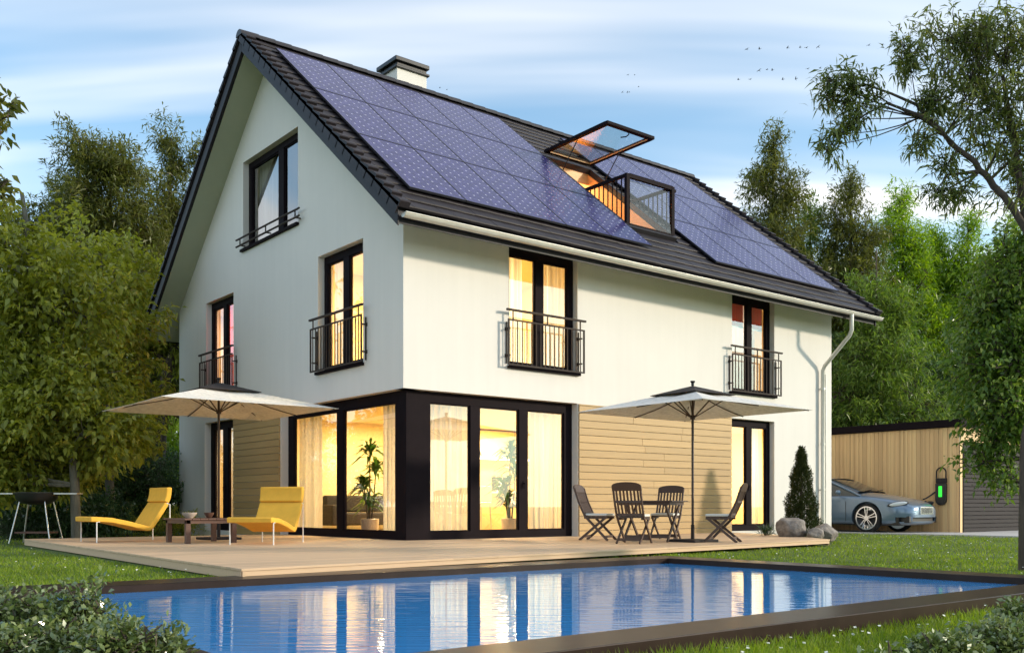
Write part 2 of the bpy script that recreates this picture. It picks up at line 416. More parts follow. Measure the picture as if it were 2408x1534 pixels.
# tile courses, each a slightly tilted slab lapping over the one below
ct, st = 1/sl, RS/sl
def rp(x, s, n): return (x, EY + ct*s - st*n, tz(EY) + st*s + ct*n)
lsl = math.sqrt(1+LS*LS)
def lp(x, s, n): return (x, LEY - s/lsl + n*LS/lsl, lz(LEY) + s*LS/lsl + n/lsl)
mt = MB(); NC = 25; pitch = 8.37/NC
sh0, sh1 = (HY0-EY)/ct, (HY1-EY)/ct
def course(mb, pf, s0, xa, xb, p):
    sec = [(s0-.035, .012), (s0-.042, .055), (s0-.03, .072), (s0+p, .038), (s0+p, .0)]
    mb.prism(sec, lambda s, n: pf(xa, s, n), lambda s, n: pf(xb, s, n))
rng = random.Random(3)
for k in range(NC):
    s0 = k*pitch; x = X0-.06
    spans = [(X0-.06, X1+.06)]
    if sh0-.12 < s0+pitch/2 < sh1+.1: spans = [(X0-.06, HX0-.04), (HX1+.04, X1+.06)]
    for a, b in spans:
        xx = a
        while xx < b-.01:                  # single tiles with tiny offsets
            x2 = min(xx+.30, b)
            if b-x2 < .12: x2 = b
            dn = rng.uniform(-.003, .003)
            course(mt, lambda X, s, n, dn=dn: rp(X, s, n+dn), s0, xx+.002, x2-.002, pitch); xx = x2
NL = 25; lpitch = (LEY-RY)*lsl/NL
for k in range(NL): course(mt, lp, k*lpitch, X0-.06, X1+.06, lpitch)
for k in range(NC):                         # verge tiles with raised noses along the gable ends
    for xa, xb in ((X0-.085, X0+.13), (X1-.13, X1+.085)):
        s0 = k*pitch; mt.prism([(s0-.06, .03), (s0-.07, .14), (s0-.045, .155), (s0+pitch*.96, .085), (s0+pitch*.96, .03)], lambda s, n: rp(xa, s, n), lambda s, n: rp(xb, s, n))
        mt.prism([(s0-.05, -.10), (s0-.05, .10), (s0+pitch*.95, .07), (s0+pitch*.95, -.10)], lambda s, n: rp(xa if xa < 0 else xb-.02, s, n), lambda s, n: rp(xa+.02 if xa < 0 else xb, s, n))
        s0 = k*lpitch; mt.prism([(s0-.06, .03), (s0-.07, .12), (s0-.045, .13), (s0+lpitch*.96, .075), (s0+lpitch*.96, .03)], lambda s, n: lp(xa, s, n), lambda s, n: lp(xb, s, n))
mt.build('tile', M['tile'], roof, clean=False)
mt = MB()
for i in range(38):
    a = X0-.1 + i*(X1-X0+.2)/38; b = a + (X1-X0+.2)/38 + .03
    sec = [(.155*math.cos(t), .135*math.sin(t)) for t in [math.pi*j/8 for j in range(9)]]
    sec = [(p[0], p[1]+.0) for p in sec]
    mt.prism(sec, lambda p, q, a=a: (a, RY+p, 11.0+q), lambda p, q, b=b: (b, RY+p*1.06, 11.005+q*1.06))
mt.build('ridge_tile', M['ridge'], roof, clean=False)
for x in (X0-.035, X1+.004):                # verge boards on both slopes
    for q in ([(EY+.02, tz(EY+.02)-.33), (RY, tz(RY)-.33), (RY, tz(RY)-.03), (EY+.02, tz(EY+.02)-.03)], [(RY+.003, lz(RY)-.33), (LEY, lz(LEY)-.33), (LEY, lz(LEY)-.03), (RY+.003, lz(RY)-.03)]):
        MB().prism(q, lambda y, z, x=x: (x, y, z), lambda y, z, x=x: (x+.031, y, z)).build('bargeboard', M['fascia'], roof, bevel=.006)
# chimney
ch = MB().box(3.66, 4.56, 6.05, 6.85, 10.2, 11.70).build('chimney', M['white'], roof, bevel=.01)
cc = MB(); cc.box(3.60, 4.62, 5.99, 6.91, 11.69, 11.75); cc.box(3.66, 4.56, 6.05, 6.85, 11.751, 11.85); cc.box(3.58, 4.60, 5.97, 6.93, 11.851, 11.96)
cc.build('chimney_cap', M['black'], roof, bevel=.015)
# gutter and downpipe
GY, GZ, GR = -.945, 5.585, .075
def ggut(x0, x1):
    m = MB(); sec = [(GR*math.cos(a), GR*math.sin(a)) for a in [math.pi + math.pi*j/10 for j in range(11)]] + [((GR-.008)*math.cos(a), (GR-.008)*math.sin(a)) for a in [2*math.pi - math.pi*j/10 for j in range(11)]]
    m.prism(sec, lambda p, q: (x0, GY+p, GZ+q), lambda p, q: (x1, GY+p, GZ+q))
    for e in (x0, x1):
        m.prism([(GR*math.cos(a), GR*math.sin(a)) for a in [math.pi+math.pi*j/10 for j in range(11)]], lambda p, q: (e-.006, GY+p, GZ+q), lambda p, q: (e+.006, GY+p, GZ+q))
    m.tube([(x0, GY-GR-.004, GZ+.004), (x1, GY-GR-.004, GZ+.004)], .012, 8)
    return m
gm = ggut(X0+.02, X1+.1)
for i in range(16):
    x = X0+.3+i*.93
    gm.box(x-.012, x+.012, GY+GR-.002, GY+GR+.05, GZ-.03, GZ+.05)
gut = gm.build('gutter', M['metal_pale'], house, smooth=True, clean=True)
dp = MB(); px, py = 12.93, -.10
dp.tube([(12.93, GY, GZ-.05), (12.93, GY, 5.13), (12.93, GY+.06, 5.0), (12.93, py-.06, 4.30), (12.93, py, 4.17), (12.93, py, 1.9), (12.93, py, -.05)], .052, 14)
for z in (3.7, 2.25, 1.05): dp.tube([(12.93, py, z-.03), (12.93, py, z+.03)], .062, 14)
for z in (3.7, 1.05): dp.box(12.91, 12.95, py+.04, -.001, z-.012, z+.012)
dp.build('downpipe', M['metal_pale'], house, smooth=True)
dp = MB(); dp.tube([(13.12, -.055, 4.1), (13.12, -.055, .05)], .022, 10); dp.build('cable_conduit', M['metal_pale'], house, smooth=True)

# ---- solar panels
PW, PH = 1.235, 2.32
def solar_panel():
    m = MB().box(.012, PW-.012, .012, PH-.012, .004, .036); o = m.build('solar_panel', M['panel'], house)
    f = MB(); f.box(0, PW, 0, .012, 0, .04); f.box(0, PW, PH-.012, PH, 0, .04); f.box(0, .012, .0125, PH-.0125, 0, .04); f.box(PW-.012, PW, .0125, PH-.0125, 0, .04)
    f.build('panel_frame', M['alu'], o); return o
proto = None
for (xs, nx) in ((-.12, 5), (8.25, 4)):
    for i in range(nx):
        for j in range(3):
            o = solar_panel() if proto is None else copy_tree(proto, house)
            proto = proto or o
            o.location = rp(xs + i*1.248, .72 + j*2.34, .105); o.rotation_euler = (math.atan(RS), 0, 0)
    m = MB()
    for j in range(3):
        for ds in (.45, 1.8):
            s = .72 + j*2.34 + ds; m.bar(rp(xs+.02, s, .088), rp(xs+nx*1.248-.03, s, .088), .04, .028, up=(0, -st, ct))
    m.build('mounting_rail', M['alu'], house)

# ---- windows
def ring(mb, u0, u1, z0, z1, w0, w1, l, r, b, t, mp):
    mb.box(u0, u1, w0, w1, z1-t, z1, mp); mb.box(u0, u1, w0, w1, z0, z0+b, mp)
    mb.box(u0, u0+l, w0, w1, z0+b, z1-t, mp); mb.box(u1-r, u1, w0, w1, z0+b, z1-t, mp)

def window(mp, op, rec, lights, l=.10, r=.10, b=.1, t=.16, name='window', gmat='glass', handle=None):
    """lights: list of (u0,u1) glazed areas; everything else of the opening is frame"""
    u0, u1, z0, z1 = op; g = .002; mb = MB()
    z0 += g; z1 -= g; a0, a1 = u0+g, u1-g
    mb.box(a0, a1, rec, rec+.09, z1-t, z1, mp); mb.box(a0, a1, rec, rec+.09, z0, z0+b, mp)
    edges = [a0] + [x for q in lights for x in q] + [a1]
    for i in range(0, len(edges), 2):
        mb.box(edges[i], edges[i+1], rec, rec+.09, z0+b, z1-t, mp)
    for (p, q) in lights:                   # sash bead
        ring(mb, p-.0, q+.0, z0+b, z1-t, rec+.022, rec+.075, .022, .022, .022, .022, mp)
    o = mb.build(name, M['dark'], house, bevel=.006)
    for (p, q) in lights:
        gm = MB(); gm.add([mp(p+.01, rec+.05, z0+b+.01), mp(q-.01, rec+.05, z0+b+.01), mp(q-.01, rec+.05, z1-t-.01), mp(p+.01, rec+.05, z1-t-.01)], [(0, 1, 2, 3)])
        gm.build('pane', M[gmat], o, clean=False)
    if handle:
        for u in handle:
            h = MB(); h.box(u-.014, u+.014, rec-.014, rec-.001, z0+b+.85, z0+b+.99, mp); h.box(u-.01, u+.01, rec-.05, rec-.0145, z0+b+.93, z0+b+.95, mp); h.box(u-.01, u+.01, rec-.065, rec-.0505, z0+b+.83, z0+b+.95, mp)
            h.build('handle', M['dark'], o)
    return o

def sill(parent, mp, u0, u1, z, out=.07, th=.055, inn=.14):
    MB().box(u0, u1, -out, inn, z-th, z+.002, mp).build('sill', M['dark'], parent, bevel=.004)

def railing(mp, u0, u1, parent):
    z0, z1, zh, w = 3.37, 4.27, 4.45, -.14
    m = MB()
    ring(m, u0, u1, z0, z1, w-.012, w+.012, .035, .035, .03, .03, mp)
    n = int((u1-u0)/.115)
    for i in range(1, n):
        u = u0 + (u1-u0)*i/n; m.box(u-.008, u+.008, w-.008, w+.008, z0+.03, z1-.03, mp)
    for k in (.06, .5, .94):
        u = u0+(u1-u0)*k; m.box(u-.012, u+.012, w-.009, w+.009, z1, zh-.02, mp)
    for u in (u0+.06, u1-.06):
        for z in (z0+.2, z1-.18): m.box(u-.014, u+.014, w+.0125, -.0005, z-.014, z+.014, mp); m.box(u-.035, u+.035, -.008, -.0002, z-.035, z+.035, mp)
        m.box(u-.011, u+.011, -.03, -.009, z0+.04, z1-.04, mp)
    o = m.build('railing', M['rail'], house)
    h = MB(); h.box(u0-.03, u1+.03, w-.025, w+.025, zh-.02, zh+.02, mp); h.build('handrail', M['rail'], o, bevel=.004)
    return o

wf = window(fR, oR['w1'], .14, [(2.56, 3.24), (3.46, 4.12)]); sill(wf, fR, 2.40, 4.31, 3.38); railing(fR, 2.31, 4.34, house)
wf = window(fR, oR['w2'], .14, [(9.44, 10.06), (10.26, 10.83)]); sill(wf, fR, 9.20, 11.02, 3.38); railing(fR, 9.14, 11.08, house)
wf = window(fL, oL['w4'], .14, [(1.56, 2.22), (2.46, 3.12)]); sill(wf, fL, 1.39, 3.30, 3.38); railing(fL, 1.24, 3.34, house)
wf = window(fL, oL['w5'], .14, [(7.72, 8.34), (8.54, 9.16)]); sill(wf, fL, 7.54, 9.34, 3.40); railing(fL, 7.32, 9.40, house)
wf = window(fL, oL['w3'], .14, [(4.32, 5.15), (5.42, 6.86)], b=.08, t=.14); sill(wf, fL, 4.12, 7.07, 6.68)
m = MB()
for z in (6.74, 6.90): m.tube([fL(3.86, -.13, z), fL(7.12, -.13, z)], .022, 8)
for u in (4.05, 5.5, 6.9):
    m.box(u-.014, u+.014, -.14, -.12, 6.75, 6.89, fL); m.box(u-.014, u+.014, -.108, -.0005, 6.73, 6.755, fL)
m.build('window_guard', M['rail'], house)
wf = window(fR, oR['door'], .14, [(9.44, 10.04), (10.26, 10.83)], b=.14, name='glazed_door', handle=[10.15])
wf = window(fL, oL['door'], .16, [(7.71, 8.30), (8.62, 9.20)], b=.14, name='glazed_door', handle=[8.46])
# corner glazing: anthracite post with glazed walls both ways
REC = .17
cw = window(fR, (.42, 4.27, -.04, 2.76), REC, [(.70, 1.63), (1.86, 2.84), (3.07, 4.05)], b=.18, t=.20, name='glazed_door', handle=[2.95])
cw = window(fL, (.42, 4.99, -.04, 2.76), REC, [(.55, 2.52), (2.79, 4.73)], b=.18, t=.20, name='glazed_door', handle=[2.655])
MB().box(REC-.01, .69, REC-.01, .415, -.05, 2.755).build('corner_post', M['dark'], house, bevel=.008)
# timber cladding
def cladding(mp, u0, u1):
    m = MB(); n = 18; h = 2.76/n; rg = random.Random(int(u0*100))
    for i in range(n):
        cuts = [u0, u1]
        if u1-u0 > 3: cuts = [u0, u0+rg.uniform(1.2, u1-u0-1.2), u1]
        for a, b in zip(cuts, cuts[1:]): m.box(a+.002, b-.002, -.032, -.001, -.04+i*h+.004, -.04+(i+1)*h-.006, mp)
    m.box(u0, u1, -.0315, -.001, 2.722, 2.75, mp)
    o = m.build('cladding', M['clad'], house, bevel=.003, seg=1); return o
cladding(fR, 4.29, 9.27); cladding(fL, 5.02, 7.54)

# ---- rooms behind the windows
rooms = MB()
def room(x0, x1, y0, y1, z0, z1, walls='xXyY', mb=None):
    mb = mb or rooms; t = .05
    MB().box(x0, x1, y0, y1, z0-t, z0).build('interior_floor', M['clad'], house); mb.box(x0, x1, y0, y1, z1, z1+t)
    if 'x' in walls: mb.box(x0-t, x0, y0, y1, z0, z1)
    if 'X' in walls: mb.box(x1, x1+t, y0, y1, z0, z1)
    if 'y' in walls: mb.box(x0, x1, y0-t, y0, z0, z1)
    if 'Y' in walls: mb.box(x0, x1, y1, y1+t, z0, z1)
room(.35, 8.6, .35, 6.2, .06, 2.68, 'XY')
room(.35, 5.5, .35, 4.5, 3.2, 5.86, 'XY')
room(.35, 3.5, 6.8, 10.85, .06, 2.68, 'XYy')
room(.35, 3.5, 6.8, 10.85, 3.2, 5.82, 'XYy')
room(8.9, 13.1, .35, 4.0, .06, 2.68, 'XYx')
room(8.9, 13.1, .35, 4.0, 3.2, 5.86, 'XYx')
room(.35, 3.0, 3.75, 7.55, 6.3, 8.92, 'XYy')
rooms.build('interior_wall', M['room'], house, clean=False)
# the roof-window room, lined in pine up to the tiles
m = MB()
for x in (HX0+.004, HX1-.024):
    m.prism([(HY0+.004, 6.35), (HY0+.004, tz(HY0)-.02), (HY1-.004, tz(HY1)-.02), (4.8, tz(4.8)-.34), (4.8, 6.35)], lambda y, z, x=x: (x, y, z), lambda y, z, x=x: (x+.02, y, z))
m.box(HX0+.025, HX1-.025, 4.78, 4.8, 6.35, 9.9); m.box(HX0+.025, HX1-.025, HY0+.03, 4.78, 6.33, 6.35)
m.prism([(HY1-.002, tz(HY1)-.02), (4.8, tz(4.8)-.31), (4.8, tz(4.8)-.35), (HY1-.002, tz(HY1)-.30)], lambda y, z: (HX0+.025, y, z), lambda y, z: (HX1-.025, y, z))
m.build('attic_lining', M['pinewood'], house)

# ---- roof window that opens into a small balcony
m = MB()
fr = .05
for a, b in (((HX0, sh0), (HX1, sh0)), ((HX0, sh1), (HX1, sh1)), ((HX0, sh0), (HX0, sh1)), ((HX1, sh0), (HX1, sh1))):
    ex = .035 if a[1] == b[1] else 0
    m.bar(rp(a[0]-ex, a[1], .065), rp(b[0]+ex, b[1], .065), .075, .13, up=(0, -st, ct))
rw = m.build('roof_window', M['fascia'], house, bevel=.006)
hz = 9.33; hy = 3.30; L = 2.24
up_s = MB(); sx0, sx1 = HX0-.02, HX1+.01
q = lambda x, d, z: (x, hy-d, hz + .02*d + z)
def sring(mb, x0, x1, d0, d1, w, z0, z1):
    mb.box(x0, x1, d0, d0+w, z0, z1, q); mb.box(x0, x1, d1-w, d1, z0, z1, q); mb.box(x0, x0+w, d0+w, d1-w, z0, z1, q); mb.box(x1-w, x1, d0+w, d1-w, z0, z1, q)
sring(up_s, sx0, sx1, 0, L, .11, 0, .075)
sash = up_s.build('sash', M['dark'], rw, bevel=.008)
m = MB(); sring(m, sx0+.10, sx1-.10, .10, L-.10, .012, .004, .028); m.build('sash_lining', M['pinewood'], rw)
m = MB(); m.box(sx0+.10, sx1-.10, .10, L-.10, .03, .045, q); m.build('sash_pane', M['clearglass'], rw)
m = MB(); m.tube([q(sx0+.75, L-.06, -.002), q(sx0+.75, L-.06, -.06), q(sx0+.72, L-.12, -.10), q(sx0+.62, L-.2, -.115)], .014, 8); m.build('handle', M['dark'], rw, smooth=True)
for x in (HX0+.06, HX1-.08):
    MB().tube([(x, 2.15, hz+.02), (x, 2.75, tz(2.75)+.02)], .012, 8).build('strut', M['black'], rw)
bz0, bz1, by = tz(HY0)+.06, 8.10, HY0+.05
m = MB()
bx0, bx1 = HX0+.0, HX1+.06
m.box(bx0, bx0+.10, by-.05, by+.03, bz0, bz1); m.box(bx1-.10, bx1, by-.05, by+.03, bz0, bz1); m.box(bx0+.1, bx1-.1, by-.05, by+.03, bz1-.09, bz1); m.box(bx0+.1, bx1-.1, by-.05, by+.03, bz0, bz0+.13)
m.box(bx1, bx1+.06, by-.04, by, bz1-.12, bz1-.05)
bf = m.build('balcony_frame', M['dark'], rw, bevel=.006)
m = MB(); m.box(0, 1, 0, 1, 0, 1, lambda a, c, e: (bx0+.09+a*(bx1-bx0-.18), by-.042+.062*e+.006*c, bz0+.12+e*(bz1-bz0-.20))); m.build('balcony_pane', M['clearglass'], rw)
for x in (bx0+.045, bx1-.05):
    m = MB(); yb = 1.93
    m.box(x-.03, x+.03, by+.0305, yb, bz1-.07, bz1)
    for i in range(9):
        y = by + .16 + i*.145
        if y < yb-.05: m.box(x-.010, x+.010, y-.012, y+.012, tz(y)-.15, bz1-.07)
    m.build('balcony_railing', M['dark'], rw)

# ---- lamps inside
def area(name, loc, sx, sy, power, c=(1, .70, .34), rot=(0, 0, 0)):
    l = bpy.data.lights.new(name, 'AREA'); l.shape = 'RECTANGLE'; l.size = sx; l.size_y = sy; l.energy = power; l.color = c
    o = bpy.data.objects.new(name, l); col.objects.link(o); o.location = loc; o.rotation_euler = rot; return o
LAMPS = [((2.2, 2.4, 2.62), .5, .5, 165, (1, .77, .40)), ((5.6, 2.6, 2.62), .6, .6, 215, (1, .74, .38)), ((2.6, 4.6, 2.62), .5, .5, 150, (1, .77, .40)), ((6.2, 4.7, 2.62), .5, .5, 185, (1, .74, .38)),
         ((2.4, 2.2, 5.80), .6, .6, 360, (1, .76, .38)), ((1.8, 8.6, 2.62), .5, .5, 110, (1, .75, .42)),
         ((1.6, 8.6, 5.76), .5, .5, 130, (1, .66, .40)), ((10.8, 2.0, 2.62), .6, .6, 280, (1, .76, .40)), ((10.4, 1.6, 5.80), .5, .5, 70, (1, .74, .55)), ((6.97, 4.3, 9.20), .4, .4, 80, (1, .62, .24))]
for (loc, a, b, p, c) in LAMPS: area('ceiling_light', loc, a, b, p, c)
# ================================================================== INSIDE THE LIT ROOMS
def curtain(name, mp, u0, u1, w, z0, z1, mat, label, waves=None, amp=.045, group=None, cat='curtain'):
    n = max(24, int((u1-u0)*90)); wv = waves or (u1-u0)/.13
    rg = random.Random(name+label); ph = [rg.uniform(0, 6) for _ in range(3)]
    vs = []; fs = []
    zs = [z0, (z0+z1)/2, z1]
    for z in zs:
        for i in range(n+1):
            t = i/n; a = 2*math.pi*wv*t
            d = amp*(math.sin(a+ph[0]+.5*math.sin(a*.37+ph[1])) + .35*math.sin(a*1.7+ph[2])) * (1 if z < z1 else .8)
            vs.append(mp(u0+(u1-u0)*t, w+d, z))
    for k in range(2):
        for i in range(n): fs.append((k*(n+1)+i, k*(n+1)+i+1, (k+1)*(n+1)+i+1, (k+1)*(n+1)+i))
    m = MB(); m.add(vs, fs); o = m.build(name, mat, None, smooth=True)
    return tag(o, label, cat, group)
C = M['curtain']
curtain('curtain', fR, .72, 1.72, .42, .08, 2.62, C, 'beige curtain across the pane right of the dark corner post')
curtain('curtain', fR, 3.30, 4.16, .42, .08, 2.62, C, 'beige curtain in the pane beside the horizontal timber cladding')
curtain('curtain', fL, .60, 1.38, .42, .08, 2.62, C, 'pale curtain in the gable side pane left of the dark corner post')
curtain('curtain', fL, 3.95, 4.85, .42, .08, 2.62, C, 'pale curtain at the left end of the gable side living room glazing')
curtain('curtain', fR, 2.50, 3.05, .36, 3.42, 5.74, C, 'left curtain of the lit upstairs window over the living room')
curtain('curtain', fR, 3.50, 4.22, .36, 3.42, 5.74, C, 'right curtain of the lit upstairs window over the living room')
curtain('curtain', fL, 2.50, 3.22, .36, 3.42, 5.74, C, 'left curtain of the lit upstairs window in the gable wall')
curtain('curtain', fL, 1.46, 1.80, .36, 3.42, 5.74, C, 'right curtain of the lit upstairs window in the gable wall')
curtain('curtain', fR, 10.2, 10.8, .36, .08, 2.62, C, 'curtain behind the right leaf of the door beside the conifer')
curtain('curtain', fL, 8.15, 9.0, .36, .08, 2.62, C, 'curtain behind the narrow gable door under the left parasol')
curtain('curtain', fL, 8.55, 9.0, .36, 3.44, 5.74, M['redcurtain'], 'orange red curtain in the far left upstairs gable window')
curtain('curtain', fL, 7.75, 8.3, .36, 3.44, 5.74, M['whitecurtain'], 'white curtain beside the orange red one upstairs')
curtain('curtain', fL, 5.9, 6.95, .40, 6.70, 8.80, M['whitecurtain'], 'white curtain drawn to the left in the attic gable window')
curtain('curtain', fR, 9.40, 10.9, .60, 3.42, 5.74, M['whitecurtain'], 'grey white sheer curtain in the far right upstairs window', waves=9)
for a, b, l in ((9.42, 10.10, 'red roller blind in the left leaf of the far right upstairs window'), (10.22, 10.86, 'red roller blind in the right leaf of the far right upstairs window')):
    m = MB(); m.box(a, b, .29, .296, 5.05, 5.66); o = m.build('roller_blind', M['redcurtain']); tag(o, l, 'blind')
    m = MB(); m.box(a, b, .285, .30, 5.02, 5.05); m.build('bottom_bar', M['whitemetal'], o); m = MB(); m.tube([(a, .30, 5.68), (b, .30, 5.68)], .025, 10); m.build('roller', M['whitemetal'], o)

kc = empty('kitchen_unit', (4.6, 5.85, .06), 0, 'cream kitchen units with a glowing strip along the back of the living room', 'kitchen unit')
m = MB()
for i in range(4):
    x = -.5+i*.97; m.box(x, x+.955, -.55, .3, .1, .88)
m.box(-.48, 3.35, -.5, .3, 0, .1); m.build('base_cabinet', M['cabinet'], kc, bevel=.004)
MB().box(-.52, 3.42, -.58, .3, .885, .925).build('worktop', M['kitchenwhite'], kc, bevel=.004)
m = MB()
for i in range(4):
    x = -.5+i*.97; m.box(x, x+.955, -.1, .3, 1.86, 2.58)
m.build('wall_cabinet', M['cabinet'], kc, bevel=.004)
MB().box(-.5, 3.38, -.10, -.02, 1.81, 1.85).build('led_strip', M['led'], kc)
MB().box(-.5, 3.38, .28, .3, .93, 1.80).build('splashback', M['splash'], kc)
isl = empty('kitchen_island', (4.9, 3.6, .06), 0, 'pale kitchen island seen through the middle living room pane', 'kitchen island')
MB().box(-.9, .9, -.35, .35, 0, .86).build('base_cabinet', M['cabinet'], isl, bevel=.005)
MB().box(-1.0, 1.0, -.45, .42, .865, .91).build('worktop', M['kitchenwhite'], isl, bevel=.005)
cm = empty('coffee_machine', (5.0, 3.55, .97), 0, 'dark coffee machine standing on the kitchen island', 'coffee machine')
m = MB(); m.box(-.13, .13, -.05, .17, 0, .36); m.box(-.13, .13, -.2, -.0505, .26, .36); m.box(-.13, .13, -.2, -.0505, 0, .03); m.build('body', M['black'], cm, bevel=.015)
MB().lathe([(.04, .035), (.055, .05), (.055, .12), (.045, .14)], 14, (0, -.12, 0)).build('jug', M['steel'], cm, smooth=True)
for i, (x, y, l) in enumerate(((3.9, 2.9, 'white bar chair left of the coffee machine island'), (4.9, 2.75, 'white bar chair in front of the coffee machine island'))):
    s = empty('bar_chair', (x, y, .06), .2*i, l, 'chair', 'bar chairs at the island')
    MB().box(-.2, .2, -.2, .2, .62, .66).build('seat', M['kitchenwhite'], s, bevel=.015)
    MB().box(-.2, .2, -.215, -.185, .67, 1.02).build('backrest', M['kitchenwhite'], s, bevel=.012)
    for a in (-.17, .17):
        for b in (-.17, .17): MB().tube([(a*1.15, b*1.15, 0), (a, b, .62)], .013, 8).build('leg', M['steel'], s)

for i, (x, y, l) in enumerate(((4.3, 3.6, 'left pendant lamp over the kitchen island'), (5.5, 3.6, 'right pendant lamp over the kitchen island'))):
    s = empty('pendant_lamp', (x, y, 2.68), 0, l, 'lamp', 'pendant lamps over the island')
    MB().tube([(0, 0, -.62), (0, 0, 0)], .006, 6).build('cord', M['black'], s)
    MB().lathe([(.03, -.60), (.07, -.66), (.17, -.84), (.165, -.845), (.06, -.68), (.02, -.62)], 20).build('lamp_shade', M['black'], s, smooth=True)
    m = MB(); m.sphere((0, 0, -.78), .055, 12, 8); m.build('bulb', M['lampglow'], s, smooth=True)
sf = empty('sofa', (2.4, 5.3, .06), 0, 'low grey sofa deep in the living room behind the gable side glazing', 'sofa')
MB().box(-1.0, 1.0, -.42, .42, .12, .42).build('seat', M['garagedoor'], sf, bevel=.05, seg=3); MB().box(-1.0, 1.0, .22, .45, .425, .82).build('backrest', M['garagedoor'], sf, bevel=.05, seg=3)
for x in (-1.1, 1.1): MB().box(x-.095, x+.095, -.42, .45, .12, .6).build('armrest', M['garagedoor'], sf, bevel=.04, seg=3)

def leaf_arrays(pos, d, nrm, L, W, fold=.0, droop=0.0):
    """diamond leaves: pos, d, nrm (n,3); L, W (n,)"""
    d = d/np.linalg.norm(d, axis=1, keepdims=True)
    side = np.cross(d, nrm); side /= np.maximum(np.linalg.norm(side, axis=1, keepdims=True), 1e-6)
    up = np.cross(side, d); L = L[:, None]; W = W[:, None]
    mid = pos + d*L*.45
    a = pos; b = mid + side*W*.5 + up*W*fold; c = pos + d*L; c[:, 2] -= (L*droop)[:, 0]; e = mid - side*W*.5 + up*W*fold
    co = np.stack([a, b, c, e], 1).reshape(-1, 3); q = np.arange(len(co), dtype=np.int32).reshape(-1, 4)
    return co, q

def house_plant(loc, label, seed, h):
    r = empty('potted_plant', loc, 0, label, 'houseplant'); rg = np.random.default_rng(seed)
    MB().lathe([(.13, 0), (.17, .02), (.19, .30), (.175, .31)], 20).build('pot', M['ceramic'], r, smooth=True)
    cos = []; n = 0; ms = MB()
    for (x, y, z) in ((0, 0, h), (.12, -.05, h*.78), (-.12, .04, h*.6), (.03, .1, h*.42)):
        ms.tube([(x*.3, y*.3, .3), (x*.7, y*.7, .3+(z-.3)*.5), (x, y, z)], [.018, .015, .010], 8)
        k = 46; th = rg.uniform(0, 2*np.pi, k); el = rg.uniform(-.2, 1.3, k)
        d = np.stack([np.cos(th)*np.cos(el), np.sin(th)*np.cos(el), np.sin(el)], 1)
        p = np.array([x, y, z]) + rg.normal(0, .02, (k, 3)); p[:, 2] -= rg.uniform(0, .22, k)
        L = rg.uniform(.32, .55, k)
        co, q = leaf_arrays(p, d, np.tile([0, 0, 1.], (k, 1)) + rg.normal(0, .2, (k, 3)), L, np.full(k, .075), .15, .4); cos.append(co)
    ms.build('stem', M['bark'], r, smooth=True)
    co = np.concatenate(cos); npmesh('foliage', co, np.arange(len(co), dtype=np.int32).reshape(-1, 4), M['leaf_house'], r)
house_plant((3.35, 1.1, .06), 'tall dracaena in a pot behind the mullion of the long side glazing', 1, 1.75)
house_plant((.78, 2.50, .06), 'tall dracaena in a pot behind the gable side living room pane', 2, 1.75)

